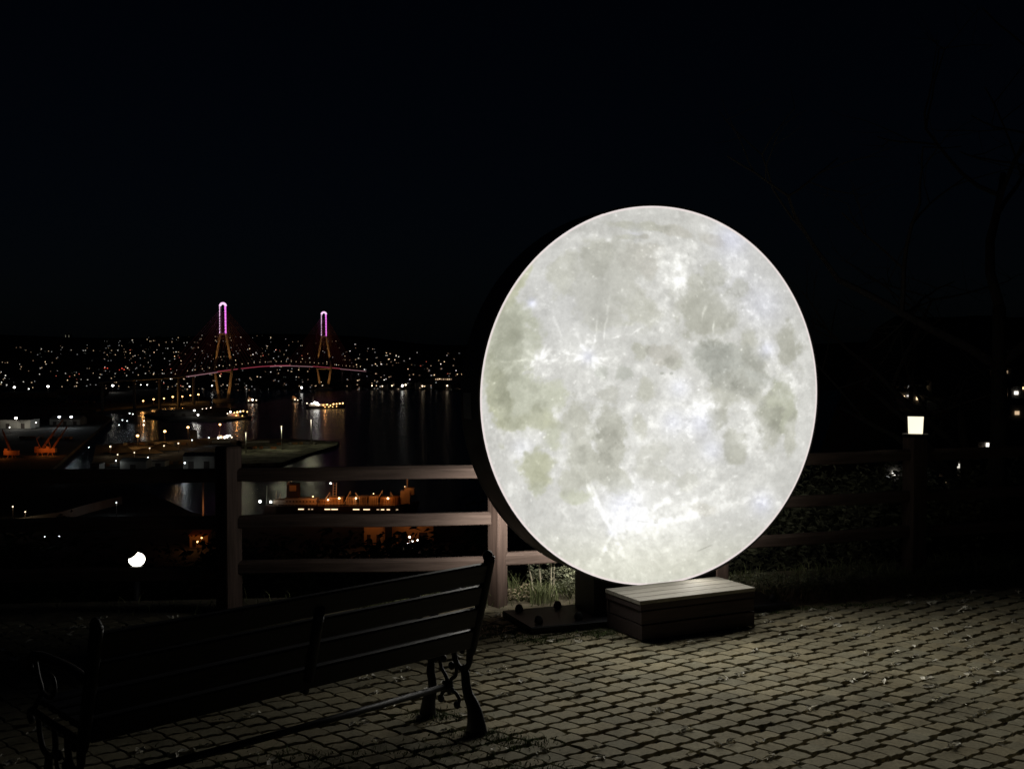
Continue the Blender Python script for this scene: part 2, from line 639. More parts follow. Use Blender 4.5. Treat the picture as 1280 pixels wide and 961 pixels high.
def moon_print(X, Y):
    """moon surface printed on the panel; X, Y in units of the printed picture"""
    wx = 15 * fbm(X / 34, Y / 34, 1, 6, 0.62)
    wy = 15 * fbm(X / 34, Y / 34, 3, 6, 0.62)
    mott = fbm(X / 42, Y / 42, 5, 6, 0.62)
    fine = fbm(X / 11, Y / 11, 21, 5, 0.65)
    edge = fbm(X / 14, Y / 14, 61, 5, 0.62)
    L = 0.783 + 0.050 * mott + 0.050 * fine
    # maria: cx, cy, rx, ry, rotation, depth, tint
    olive, green, yell = (0.0, 0.001, -0.032), (-0.002, 0.009, -0.056), (0.003, 0.011, -0.088)
    cool, warm, grey = (-0.007, 0.002, -0.014), (0.004, -0.004, -0.024), (0.0, 0.0, -0.018)
    maria = [
        (765, 345, 44, 46, 0, 0.030, grey), (748, 318, 18, 20, 0, 0.045, olive), (806, 326, 26, 20, 0.2, 0.030, warm), (800, 385, 26, 22, 0.4, 0.045, olive),
        (745, 375, 28, 26, 0, 0.025, grey), (705, 345, 16, 26, 0.4, 0.020, olive), (806, 296, 6, 3.6, 0, 0.060, warm), (786, 297, 14, 4, 0, 0.035, olive),
        (800, 282, 40, 7, 0.10, 0.050, olive), (845, 290, 24, 7, 0.3, 0.035, warm), (890, 298, 18, 8, 0.5, 0.035, warm),
        (884, 389, 37, 41, 0.15, 0.098, olive), (894, 338, 13, 13, 0, 0.045, olive), (923, 355, 14, 12, 0.3, 0.055, olive), (872, 352, 14, 10, 0, 0.05, olive),
        (988, 438, 15.5, 29, -0.10, 0.112, olive),
        (889, 452, 24, 26, 0.1, 0.085, cool), (917, 462, 38, 30, 0.35, 0.085, cool), (940, 438, 16, 26, -0.4, 0.080, olive), (905, 490, 26, 22, 0.5, 0.085, olive),
        (895, 522, 16, 14, 0.3, 0.070, olive), (938, 490, 26, 16, 0.8, 0.060, olive), (975, 510, 22, 36, -0.12, 0.100, green), (958, 526, 18, 18, 0.2, 0.075, olive),
        (966, 548, 14, 20, 0.2, 0.070, olive), (990, 545, 7, 26, 0.1, 0.05, olive), (917, 557, 15, 18, 0, 0.095, olive),
        (827, 438, 19, 15, 0.3, 0.085, warm), (839, 452, 12, 9, 0.5, 0.075, olive), (797, 437, 10, 10, 0, 0.06, olive), (777, 466, 11, 10, 0, 0.095, cool), (750, 463, 8, 9, 0, 0.065, cool),
        (806, 488, 14, 13, 0, 0.055, olive), (760, 490, 14, 10, 0, 0.05, grey),
        (622, 430, 26, 60, 0.10, 0.060, green), (640, 405, 20, 34, 0.35, 0.050, green), (624, 495, 14, 46, -0.12, 0.105, yell), (648, 440, 26, 40, 0.0, 0.055, green),
        (650, 500, 28, 40, 0.1, 0.055, green), (687, 497, 22, 22, 0, 0.035, green), (672, 523, 22, 14, 0.1, 0.075, yell), (643, 527, 18, 14, 0, 0.065, yell),
        (690, 545, 16, 16, 0, 0.05, green), (670, 590, 19, 23, 0.1, 0.095, yell), (675, 612, 10, 10, 0, 0.06, green),
        (722, 528, 22, 24, 0, 0.075, olive), (761, 530, 15, 24, -0.1, 0.120, olive), (760, 560, 18, 22, 0, 0.105, olive), (742, 583, 30, 24, 0.1, 0.080, olive),
        (725, 560, 16, 16, 0, 0.055, olive), (713, 600, 12, 16, 0.3, 0.055, olive), (768, 600, 18, 16, 0, 0.06, olive), (797, 530, 10, 14, 0, 0.04, olive),
        (820, 586, 26, 14, 0.3, 0.050, grey), (815, 560, 22, 14, 0, 0.03, grey), (720, 620, 18, 10, 0, 0.035, green), (860, 600, 16, 12, 0, 0.03, grey),
        (650, 345, 10, 30, 0.7, 0.035, yell), (636, 370, 8, 26, 0.5, 0.035, yell), (826, 467, 2.2, 2, 0, 0.14, cool), (838, 467, 2.2, 2, 0, 0.12, cool),
        (880, 640, 18, 10, 0, 0.02, warm), (755, 395, 20, 14, 0, 0.02, grey),
    ]
    D = np.zeros(X.shape)
    T = np.zeros(X.shape + (3,))
    Wt = np.full(X.shape, 1e-6)
    for cx, cy, rx, ry, ro, dep, tc in maria:
        k = min(1.0, min(rx, ry) / 14.0)
        dx = X + wx * k - cx
        dy = Y + wy * k - cy
        c, s = math.cos(ro), math.sin(ro)
        q = np.sqrt(((dx * c + dy * s) / rx) ** 2 + ((-dx * s + dy * c) / ry) ** 2)
        m = smooth(1.26, 0.70, q + 0.46 * k * edge + 0.16 * k * fine + 0.14 * k * mott)
        D = 1 - (1 - D) * (1 - dep * m * 0.80)
        Wt += m
        for j in range(3):
            T[..., j] += tc[j] * m
    mare = np.clip(Wt, 0, 1)
    tint = T / np.maximum(Wt, 1.0)[..., None] * 0.72
    blotch = fbm(X / 20, Y / 20, 71, 5, 0.6)
    L = L - np.minimum(D * 0.98, 0.138) * np.clip(1 + 0.6 * blotch, 0.45, 1.4)
    L = L - 0.012 * mare * fine - 0.02 * mare * mott
    # bright uplands
    bw = fbm(X / 16, Y / 16, 9, 5, 0.62)
    br2 = fbm(X / 7, Y / 7, 14, 4, 0.6)
    brights = [(846, 350, 16, 22, 0.15), (835, 325, 16, 14, 0.10), (858, 330, 16, 14, 0.11), (840, 375, 14, 16, 0.09), (868, 318, 14, 12, 0.06), (905, 330, 24, 20, 0.05), (925, 320, 20, 16, 0.05),
               (950, 385, 22, 30, 0.080), (912, 372, 9, 12, 0.10), (957, 437, 7, 22, 0.16), (975, 478, 10, 16, 0.12), (992, 492, 12, 10, 0.10), (1006, 450, 5, 26, 0.08), (945, 440, 8, 10, 0.07),
               (847, 486, 14, 18, 0.13), (838, 525, 18, 14, 0.14), (872, 522, 16, 18, 0.14), (860, 510, 26, 20, 0.07), (885, 505, 12, 14, 0.08), (889, 560, 9, 18, 0.12), (880, 575, 10, 12, 0.07),
               (926, 508, 10, 14, 0.13), (932, 530, 11, 16, 0.12), (941, 556, 12, 16, 0.11), (952, 485, 7, 9, 0.11), (950, 505, 6, 8, 0.10), (925, 545, 20, 12, 0.06),
               (734, 446, 9, 8, 0.15), (728, 440, 28, 24, 0.07), (674, 453, 8, 14, 0.11), (668, 440, 18, 30, 0.045), (664, 379, 5, 4, 0.20), (655, 384, 5, 2.5, 0.10),
               (715, 418, 12, 14, 0.05), (805, 374, 20, 14, 0.055), (828, 392, 12, 10, 0.09), (808, 405, 14, 9, 0.07), (785, 418, 24, 5, 0.06), (757, 425, 16, 5, 0.05),
               (845, 434, 4, 4, 0.14), (869, 430, 5, 4, 0.12), (858, 445, 9, 12, 0.06), (800, 462, 8, 8, 0.09), (797, 455, 6, 6, 0.06), (812, 478, 5, 4, 0.08),
               (771, 510, 10, 6, 0.10), (785, 506, 7, 6, 0.12), (748, 515, 5, 12, 0.07), (655, 555, 13, 15, 0.085), (647, 570, 8, 7, 0.11), (660, 538, 5, 8, 0.09), (697, 517, 7, 9, 0.11), (713, 552, 6, 12, 0.09),
               (693, 573, 9, 9, 0.10), (700, 580, 12, 16, 0.05), (652, 608, 10, 14, 0.06), (735, 540, 5, 10, 0.06), (790, 555, 16, 14, 0.05), (810, 540, 16, 10, 0.05),
               (790, 643, 22, 20, 0.17), (777, 634, 17, 16, 0.11), (800, 668, 30, 22, 0.10), (775, 615, 24, 16, 0.065), (830, 655, 44, 22, 0.065), (765, 664, 4.5, 4.5, 0.10),
               (790, 690, 28, 20, 0.055), (842, 665, 18, 12, 0.05), (850, 690, 36, 18, 0.045), (745, 655, 12, 24, 0.05), (760, 700, 30, 24, 0.035), (952, 628, 14, 10, 0.12), (935, 640, 20, 10, 0.06),
               (905, 610, 34, 18, 0.035), (960, 600, 18, 14, 0.04), (690, 640, 34, 24, 0.020), (870, 625, 34, 16, 0.04), (832, 603, 10, 6, 0.07), (812, 568, 7, 4, 0.08), (840, 570, 6, 4, 0.07),
               (990, 535, 5, 9, 0.06), (735, 300, 18, 6, 0.065), (712, 318, 10, 12, 0.06), (706, 336, 6, 6, 0.08), (793, 289, 14, 4, 0.08), (762, 302, 7, 3, 0.07), (815, 302, 12, 4, 0.06), (826, 318, 6, 8, 0.08),
               (868, 308, 6, 5, 0.10), (868, 327, 5, 5, 0.11), (800, 305, 5, 2, 0.10), (774, 378, 6, 4, 0.07), (805, 349, 2, 5, 0.10), (880, 285, 30, 10, 0.03), (700, 300, 20, 12, 0.02)]
    for cx, cy, rx, ry, a in brights:
        k = min(1.0, min(rx, ry) / 10.0)
        q = ((X + wx * 1.3 * k - cx) / rx) ** 2 + ((Y + wy * 1.3 * k - cy) / ry) ** 2
        g = a * np.exp(-q * 0.9) * np.clip(0.85 + 1.0 * k * bw + 0.7 * k * br2, 0.1, 2.2)
        L = L + g * 0.80
        tint = tint * (1 - np.clip(g * 5, 0, 0.8))[..., None]
    # blue-white glow of lamps behind the panel, painted into the print colour
    for cx, cy, r, a in [(778, 634, 24, 0.030), (840, 527, 15, 0.026), (875, 528, 18, 0.030), (889, 562, 14, 0.026), (848, 485, 13, 0.024), (957, 437, 11, 0.034), (914, 297, 22, 0.036), (734, 446, 9, 0.030),
                         (664, 379, 6, 0.045), (952, 629, 14, 0.034), (955, 383, 26, 0.022), (765, 664, 6, 0.03), (652, 560, 14, 0.016), (793, 290, 9, 0.016), (925, 345, 40, 0.012), (700, 380, 60, 0.006)]:
        g = np.exp(-((X - cx) ** 2 + (Y - cy) ** 2) / r ** 2)
        tint[..., 2] += a * 1.5 * g
        tint[..., 0] -= a * 0.15 * g
        L = L + 0.3 * a * g

    # crater rays
    def ray(x0, y0, x1, y1, w, a):
        nonlocal L
        dx, dy = x1 - x0, y1 - y0
        ln = math.hypot(dx, dy)
        t = ((X - x0) * dx + (Y - y0) * dy) / ln
        n = ((X - x0) * -dy + (Y - y0) * dx) / ln + 2.6 * bw
        ww = w * (0.6 + 0.8 * np.clip(t / ln, 0, 1))
        m = np.exp(-(n / ww) ** 2) * smooth(0, 10, t) * smooth(ln, ln * 0.45, t)
        L = L + 1.5 * a * m * np.clip(0.65 + 0.9 * br2 + 0.6 * bw, 0.05, 2)
    for x1, y1, w, a in [(714, 572, 2.6, 0.15), (722, 570, 1.8, 0.11), (744, 712, 2.0, 0.12), (728, 722, 3.0, 0.05), (790, 720, 5, 0.05), (912, 580, 3.6, 0.14),
                         (958, 622, 4.0, 0.11), (925, 636, 3, 0.10), (975, 585, 5, 0.06), (845, 560, 7, 0.06), (690, 690, 4, 0.03),
                         (820, 545, 5, 0.05), (870, 710, 4, 0.05), (668, 650, 3, 0.04)]:
        ray(765, 664, x1, y1, w, a)
    rr = np.random.default_rng(8)
    for k in range(22):
        an = rr.uniform(0, 6.28)
        ray(734, 446, 734 + rr.uniform(25, 62) * math.cos(an), 446 + rr.uniform(20, 52) * math.sin(an), rr.uniform(1.2, 3), 0.050)
        an = rr.uniform(0, 6.28)
        ray(674, 453, 674 + rr.uniform(18, 40) * math.cos(an), 453 + rr.uniform(18, 45) * math.sin(an), rr.uniform(1, 2.5), 0.040)
    for x0, y0, x1, y1 in [(752, 432, 764, 355), (742, 432, 748, 380), (775, 420, 790, 388), (876, 405, 884, 376), (890, 420, 893, 395), (702, 425, 690, 390), (620, 452, 672, 450), (783, 420, 832, 392), (757, 424, 800, 412)]:
        ray(x0, y0, x1, y1, 1.5, 0.09)
    # craters: soft rims and small bright spots
    rr = np.random.default_rng(5)
    for k in range(760):
        cx, cy = rr.uniform(600, 1020), rr.uniform(260, 735)
        r = rr.choice([0.9, 1.2, 1.6, 2.2, 3.4, 5.0], p=[0.34, 0.28, 0.18, 0.10, 0.06, 0.04])
        a = rr.uniform(0.03, 0.13) if r < 2 else rr.uniform(0.012, 0.035)
        sel = (np.abs(X - cx) < r * 3) & (np.abs(Y - cy) < r * 3.2)
        if not sel.any():
            continue
        q = np.sqrt((X[sel] + 0.25 * wx[sel] - cx) ** 2 + ((Y[sel] + 0.25 * wy[sel] - cy) / 1.1) ** 2) / r
        if r < 2:
            L[sel] += a * np.exp(-q * q)
        else:
            L[sel] += a * (np.exp(-((q - 1) / 0.4) ** 2) - 0.5 * np.exp(-(q / 0.7) ** 2))
    for cx, cy, a in [(618, 479, .2), (614.5, 533.5, .22), (675, 541, .2), (680, 546, .2), (872, 487, .16), (926, 437, .2), (699, 442, .14), (693, 444, .10), (741, 399, .15), (802, 313, .14), (821, 331, .12), (735, 478, .12), (690, 499, .12), (700, 498, .12), (668, 550, .1), (688, 560, .14)]:
        L = L + a * np.exp(-((X - cx) ** 2 + (Y - cy) ** 2) / 1.7)
    q = np.sqrt((X - 764) ** 2 + (Y - 664) ** 2)
    L = L - 0.030 * np.exp(-((q - 8) / 2.5) ** 2)
    # clumpy ridges in the uplands
    ridg = 1 - np.abs(fbm(X / 17, Y / 17, 41, 5, 0.62)) * 2.6
    L = L + 0.026 * np.clip(ridg, -1, 1) * (1 - 0.75 * mare)
    up = np.clip((bw - 0.10) * 4, 0, 1) * np.clip((br2 + 0.1) * 3, 0, 1)
    L = L + 0.055 * up * (1 - 0.6 * mare)
    low = smooth(640, 715, Y)
    tint[..., 2] -= 0.034 * low
    L = L + 0.018 * low
    ctr = np.exp(-(((X - 800) / 170) ** 2 + ((Y - 560) / 150) ** 2))
    L = L + 0.046 * ctr + 0.05 * np.exp(-(((X - 785) / 62) ** 2 + ((Y - 645) / 52) ** 2))
    tint[..., 2] -= 0.022
    tint[..., 0] += 0.002
    # scratches in the printed foil
    for x0, y0, x1, y1, w in [(783, 650, 826, 653.5, 0.6), (871, 689, 890, 680.5, 0.6), (859, 316, 861, 320, 0.9), (756, 650, 757, 651, 1.4)]:
        dx, dy = x1 - x0, y1 - y0
        ln = math.hypot(dx, dy)
        t = ((X - x0) * dx + (Y - y0) * dy) / ln
        n = ((X - x0) * -dy + (Y - y0) * dx) / ln
        L = L - 0.14 * np.exp(-(n / w) ** 2) * smooth(-2, 3, t) * smooth(ln + 2, ln - 3, t)
    C = np.clip(L[..., None] + tint, 0.02, 1.0)
    return np.where(C <= 0.04045, C / 12.92, ((C + 0.055) / 1.055) ** 2.4)


def disc_mesh(name, mat, nr, na, front=True):
    rad = np.concatenate([[0.0], np.linspace(MR / nr, MR, nr)])
    ang = np.linspace(0, 2 * math.pi, na, endpoint=False)
    R, A = np.meshgrid(rad[1:], ang, indexing='ij')
    U = np.concatenate([[0.0], (R * np.cos(A)).ravel()])
    V = np.concatenate([[0.0], (R * np.sin(A)).ravel()])
    bulge = 0.012 * (1 - (U ** 2 + V ** 2) / MR ** 2)
    co = np.stack([U, -bulge, V], axis=1)
    faces = []
    idx = np.arange(nr * na).reshape(nr, na) + 1
    a = idx[:-1].ravel()
    b = idx[1:].ravel()
    c = np.roll(idx[1:], -1, axis=1).ravel()
    d = np.roll(idx[:-1], -1, axis=1).ravel()
    quads = np.stack([a, b, c, d], axis=1).tolist()
    tris = [(0, int(idx[0, k]), int(idx[0, (k + 1) % na])) for k in range(na)]
    me = bpy.data.meshes.new(name)
    me.from_pydata(co.tolist(), [], tris + quads)
    me.materials.append(mat)
    # print colours
    wx = MC.x + U * MU.x
    wy = MC.y + U * MU.y
    wz = MC.z + V
    PX, PY = project(wx, wy, wz)
    C = moon_print(PX, PY)
    # bright trim just inside the edge, as backlit foil shows
    edge = smooth(MR - 0.016, MR - 0.006, np.sqrt(U ** 2 + V ** 2))[:, None]
    C = C * (1 - edge) + np.array([0.86, 0.76, 0.74]) * edge
    at_ = me.color_attributes.new('moon_print', 'FLOAT_COLOR', 'POINT')
    at_.data.foreach_set('color', np.concatenate([C, np.ones((len(C), 1))], axis=1).astype(np.float32).ravel())
    me.update()
    o = bpy.data.objects.new(name, me)
    COL.objects.link(o)
    return o


def moon_material(strength):
    m, nt, p = _new('moon_foil')
    at_ = nt.nodes.new('ShaderNodeAttribute')
    at_.attribute_name = 'moon_print'
    f = noise(nt, 55.0, 6, 0.7)
    mr = nt.nodes.new('ShaderNodeMapRange')
    mr.inputs['From Min'].default_value = 0.3
    mr.inputs['From Max'].default_value = 0.7
    mr.inputs['To Min'].default_value = 0.93
    mr.inputs['To Max'].default_value = 1.07
    nt.links.new(f, mr.inputs['Value'])
    mx = nt.nodes.new('ShaderNodeVectorMath')
    mx.operation = 'SCALE'
    nt.links.new(at_.outputs['Color'], mx.inputs[0])
    nt.links.new(mr.outputs['Result'], mx.inputs['Scale'])
    nt.links.new(mx.outputs['Vector'], p.inputs['Emission Color'])
    p.inputs['Emission Strength'].default_value = strength
    p.inputs['Base Color'].default_value = (0.08, 0.08, 0.08, 1)
    p.inputs['Roughness'].default_value = 0.4
    return m


M_MOON = moon_material(1.0)
MRZ = math.atan2(MU.y, MU.x)
base = Vector((MC.x, MC.y, 0))
moon = thing('moon_lamp', 'giant glowing full moon disc lamp on a dark steel pedestal in front of the fence', 'lamp', base, MRZ)
# local axes: x right along the disc, y backwards, z up; front plane at y=0
fo = disc_mesh('front_panel', M_MOON, 230, 720)
fo.parent = moon
fo.location = (0, 0, MC.z)
bo = disc_mesh('back_panel', M_MOON, 60, 200)
bo.parent = moon
bo.location = (0, MD, MC.z)
bo.rotation_euler = (0, 0, math.pi)
# casing: a hollow drum with a thin flange
N = 128
vs_, fs_ = [], []
rings = [(MR + 0.002, -0.004), (MR + 0.013, -0.004), (MR + 0.013, 0.018), (MR + 0.009, 0.022), (MR + 0.009, MD - 0.022), (MR + 0.013, MD - 0.018), (MR + 0.013, MD + 0.004), (MR + 0.002, MD + 0.004)]
for r, yy in rings:
    for k in range(N):
        a = 2 * math.pi * k / N
        vs_.append((r * math.cos(a), yy, r * math.sin(a)))
for q in range(len(rings)):
    q2 = (q + 1) % len(rings)
    for k in range(N):
        fs_.append((q * N + k, q * N + (k + 1) % N, q2 * N + (k + 1) % N, q2 * N + k))
mb = MB()
mb.add(vs_, fs_, 0, False)
mb.build('casing', M_CASING, moon, (0, 0, MC.z))
# added unseen spots: extra fill beyond the panel's own glow, weaker backward
for side, nspot, power in ((0, 26, FILL_FRONT), (1, 13, FILL_BACK)):
    for q in range(nspot):
        r_ = (MR - 0.08) * math.sqrt((q + 0.5) / nspot)
        a = q * 2.39996
        l = bpy.data.lights.new('fill_spot', 'SPOT')
        l.energy = power / nspot
        l.color = (1.0, 0.965, 0.88)
        l.spot_size = math.radians(176 if side == 0 else 160)
        l.spot_blend = 1.0
        l.shadow_soft_size = 0.0
        o = bpy.data.objects.new('fill_spot', l)
        COL.objects.link(o)
        o.parent = moon
        o.location = (r_ * math.cos(a), -0.030 if side == 0 else MD + 0.030, MC.z + r_ * math.sin(a) * (1.0 if side == 0 else 0.35) - (0.0 if side == 0 else 0.70))
        o.rotation_euler = (math.radians(-90) if side == 0 else math.radians(90), 0, 0)
# notice stuck on the side of the drum
mb = MB()
a0, a1 = math.radians(186.0), math.radians(178.4)
rr_ = MR + 0.0125
k = 6
vs_ = []
for q in range(k + 1):
    a = a0 + (a1 - a0) * q / k
    for yy in (0.13, 0.27):
        for dr in (0, 0.002):
            vs_.append(((rr_ + dr) * math.cos(a), yy, (rr_ + dr) * math.sin(a)))
fs_ = []
for q in range(k):
    b = q * 4
    fs_ += [(b + 1, b + 3, b + 7, b + 5), (b, b + 4, b + 6, b + 2), (b, b + 1, b + 5, b + 4), (b + 2, b + 6, b + 7, b + 3)]
fs_ += [(0, 2, 3, 1), (k * 4, k * 4 + 1, k * 4 + 3, k * 4 + 2)]
mb.add(vs_, fs_)
mb.build('notice_label', M_LABEL, moon, (0, 0, MC.z))
# pedestal carries the drum, base plate lies on the paving
zb = MC.z - MR
mb = MB()
pw = 0.43
sec = []
for q in range(13):
    xx = -pw + 2 * pw * q / 12
    sec.append((xx, MC.z - math.sqrt((MR + 0.010) ** 2 - xx * xx) - 0.001))
vs_ = []
for yy in (0.02, MD - 0.02):
    vs_ += [(-pw, yy, 0.05), (pw, yy, 0.05)] + [(x, yy, z) for x, z in reversed(sec)]
k = len(sec) + 2
fs_ = [tuple(range(k))[::-1], tuple(range(k, 2 * k))] + [(i, (i + 1) % k, k + (i + 1) % k, k + i) for i in range(k)]
mb.add(vs_, fs_)
mb.build('pedestal', M_STEEL, moon)
mb = MB()
mb.box((0, 0.12, 0.024), (1.80, 0.48, 0.042), ch=0.006)
mb.build('base_plate', M_STEEL, moon)
for bx in (-0.82, -0.56, 0.56, 0.82):
    for by in (0.28, -0.04):
        mb = MB()
        mb.lathe([(0.020, 0.0), (0.026, 0.004), (0.026, 0.022), (0.018, 0.040), (0.008, 0.046)], 10, (bx, by, 0.049))
        mb.build('bolt', M_STEEL, moon)

# ================================================================== WOODEN STEP
fdir = Vector((0.893, 0.450, 0))
step_c0 = at_z(801.5, 803, 0)
SRZ = math.atan2(fdir.y, fdir.x)
step = thing('wooden_step', 'low dark wooden step box with pale plank top before the moon disc', 'step', (step_c0.x, step_c0.y, 0), SRZ)
SL, SW, SH = 0.81, 0.385, 0.240
for k in range(4):
    w = SW / 4
    mb = MB()
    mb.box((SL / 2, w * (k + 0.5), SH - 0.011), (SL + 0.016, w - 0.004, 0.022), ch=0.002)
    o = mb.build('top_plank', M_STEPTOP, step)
mb = MB()
mb.box((SL / 2, 0.006, SH - 0.040), (SL + 0.008, 0.012, 0.034))
mb.box((SL / 2, SW - 0.006, SH - 0.040), (SL + 0.008, 0.012, 0.034))
mb.box((0.003, SW / 2, SH - 0.040), (0.012, SW - 0.026, 0.034))
mb.box((SL - 0.003, SW / 2, SH - 0.040), (0.012, SW - 0.026, 0.034))
mb.build('top_frame', M_STEPSIDE, step)
for tier, (z0, z1) in enumerate(((0.012, 0.096), (0.103, 0.178))):
    zc, hh = (z0 + z1) / 2, z1 - z0
    for yy in (0.012, SW - 0.012):
        mb = MB()
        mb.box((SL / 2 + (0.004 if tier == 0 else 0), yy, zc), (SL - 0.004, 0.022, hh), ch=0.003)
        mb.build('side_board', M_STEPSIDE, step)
    for xx in (0.018, SL - 0.018):
        mb = MB()
        mb.box((xx, SW / 2, zc), (0.022, SW - 0.050, hh), ch=0.003)
        mb.build('end_board', M_STEPSIDE, step)
for xx in (0.05, SL - 0.05):
    for yy in (0.05, SW - 0.05):
        mb = MB()
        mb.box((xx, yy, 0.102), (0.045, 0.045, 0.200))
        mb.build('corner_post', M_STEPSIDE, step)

# ================================================================== FENCE
fence = thing('wooden_fence', 'brown wooden three-rail post fence along the edge of the paved terrace', 'fence', (0, 0, 0))
POSTW = [0.12, 0.122, 0.096, 0.10, 0.130, 0.12, 0.12]
POSTH = [1.06, 1.06, 1.06, 1.00, 1.02, 1.0, 1.0]
for k, ((x, y), w, h) in enumerate(zip(FENCE, POSTW, POSTH)):
    mb = MB()
    hw = w / 2
    ch = 0.006
    ring = [(-hw + ch, -hw), (hw - ch, -hw), (hw, -hw + ch), (hw, hw - ch), (hw - ch, hw), (-hw + ch, hw), (-hw, hw - ch), (-hw, -hw + ch)]
    vs_ = [(a, b, -0.04) for a, b in ring] + [(a, b, h - 0.012) for a, b in ring] + [(a * 0.86, b * 0.86, h) for a, b in ring]
    fs_ = [tuple(range(8))[::-1], tuple(range(16, 24))]
    for q in range(2):
        fs_ += [(q * 8 + i, q * 8 + (i + 1) % 8, (q + 1) * 8 + (i + 1) % 8, (q + 1) * 8 + i) for i in range(8)]
    mb.add(vs_, fs_)
    o = mb.build('post', M_POST, fence, (x, y, 0), math.radians(-41 if k < 3 else 20))
for k, ((x0, y0), (x1, y1)) in enumerate(zip(FENCE, FENCE[1:])):
    L = math.hypot(x1 - x0, y1 - y0)
    a = math.atan2(y1 - y0, x1 - x0)
    for zc, hh in ((0.880, 0.084), (0.578, 0.080), ((0.255, 0.285, 0.302, 0.302, 0.302, 0.302)[k], 0.082)):
        mb = MB()
        e = 0.045
        n = 10
        # rails are slightly uneven sawn timber
        hy = 0.030
        ch = 0.012
        hz = hh / 2
        sec = [(-hy + 0.004, -hz), (hy - 0.004, -hz), (hy, -hz + 0.006), (hy, hz - ch), (hy - ch, hz), (-hy + ch, hz), (-hy, hz - ch * 1.6), (-hy, -hz + 0.006)]
        vs_ = []
        ph = random.uniform(0, 6)
        for q in range(n + 1):
            xx = e + (L - 2 * e) * q / n
            wz = 0.004 * math.sin(q * 0.6 + ph) + random.uniform(-0.0012, 0.0012)
            for (yy, zz) in sec:
                vs_.append((xx, yy + 0.002 * math.sin(q * 0.9 + ph), zz + wz))
        fs_ = [tuple(range(8))[::-1], tuple(range(n * 8, n * 8 + 8))]
        for q in range(n):
            fs_ += [(q * 8 + i, q * 8 + (i + 1) % 8, (q + 1) * 8 + (i + 1) % 8, (q + 1) * 8 + i) for i in range(8)]
        mb.add(vs_, fs_)
        mb.build('rail', M_WOOD, fence, (x0, y0, zc + random.uniform(-0.004, 0.004)), a)

# lantern on the right-hand post
lx, ly = FENCE[4]
lan = thing('post_lantern', 'small lit square lantern with dark cap on top of a fence post', 'lantern', (lx, ly, 1.02), math.radians(-17))
mb = MB()
mb.box((0, 0, 0.011), (0.185, 0.185, 0.020), ch=0.003)
mb.build('base', M_STEEL, lan)
mb = MB()
t0, t1 = 0.054, 0.060
vs_ = [(-t0, -t0, 0.023), (t0, -t0, 0.023), (t0, t0, 0.023), (-t0, t0, 0.023), (-t1, -t1, 0.150), (t1, -t1, 0.150), (t1, t1, 0.150), (-t1, t1, 0.150)]
mb.add(vs_, [(0, 3, 2, 1), (4, 5, 6, 7), (0, 1, 5, 4), (1, 2, 6, 5), (2, 3, 7, 6), (3, 0, 4, 7)])
mb.build('glass', G_LANTERN, lan)
for sx, sy in ((-1, -1), (1, -1), (1, 1), (-1, 1)):
    mb = MB()
    mb.tube([(sx * 0.0560, sy * 0.0560, 0.022), (sx * 0.0620, sy * 0.0620, 0.152)], 0.0058, 6)
    mb.build('frame_bar', M_STEEL, lan)
mb = MB()
mb.box((0, 0, 0.157), (0.145, 0.145, 0.010))
mb.prism([(-0.05, -0.05), (0.05, -0.05), (0.05, 0.05), (-0.05, 0.05)], 0.163, 0.174)
mb.build('cap', M_STEEL, lan)

# garden lamp down the bank on the left
gp = at(171, 699, 12.0)
gz = slope_z(gp.x, gp.y)
gl = thing('garden_lamp', 'bright garden lamp with slanted hood glowing on the dark bank beyond the fence', 'lamp', (gp.x, gp.y, gz), 0)
hz = gp.z - gz
mb = MB()
mb.tube([(0, 0, -0.15), (0, 0, hz - 0.09)], 0.035, 10)
mb.lathe([(0.05, hz - 0.09), (0.07, hz - 0.075), (0.05, hz - 0.066)], 14)
mb.build('pole', M_STEEL, gl)
mb = MB()
mb.ball((0, 0, hz), 0.083, 18, 12, sq=(1, 1, 0.86))
mb.build('globe', G_GARDEN, gl)
mb = MB()
vs_, fs_ = [], []
nh = 16
for j in range(5):
    t = j / 4 * math.radians(40)
    for i in range(nh):
        a = 2 * math.pi * i / nh
        for_r = 0.092
        v = Vector((for_r * math.sin(t) * math.cos(a), for_r * math.sin(t) * math.sin(a), for_r * 0.9 * math.cos(t)))
        v = Vector((-0.50, -0.34, 0.80)).to_track_quat('Z', 'Y') @ v
        vs_.append(v + Vector((0, 0, hz)))
for j in range(4):
    for i in range(nh):
        fs_.append((j * nh + i, (j + 1) * nh + i, (j + 1) * nh + (i + 1) % nh, j * nh + (i + 1) % nh))
mb.add(vs_, fs_, 0, True)
hood = mb.build('hood', M_STEEL, gl)
sol = hood.modifiers.new('thick', 'SOLIDIFY')
sol.thickness = 0.006
sol.offset = 1

# ================================================================== BENCH
bdir = Vector((0.71, 0.704, 0)).normalized()      # along the bench, away from camera
sdir = Vector((-bdir.y, bdir.x, 0))                # the way a sitter looks
b0 = Vector((-0.150, 5.06, 0))                     # rear foot of the far end
BENL = 1.78
# local: x = along bench from near end (0) to far end (BENL); y = seat direction; z up
borig = b0 - bdir * BENL
bench = thing('park_bench', 'dark slatted park bench with scrolled cast-iron legs seen from behind', 'bench', borig, math.atan2(bdir.y, bdir.x))
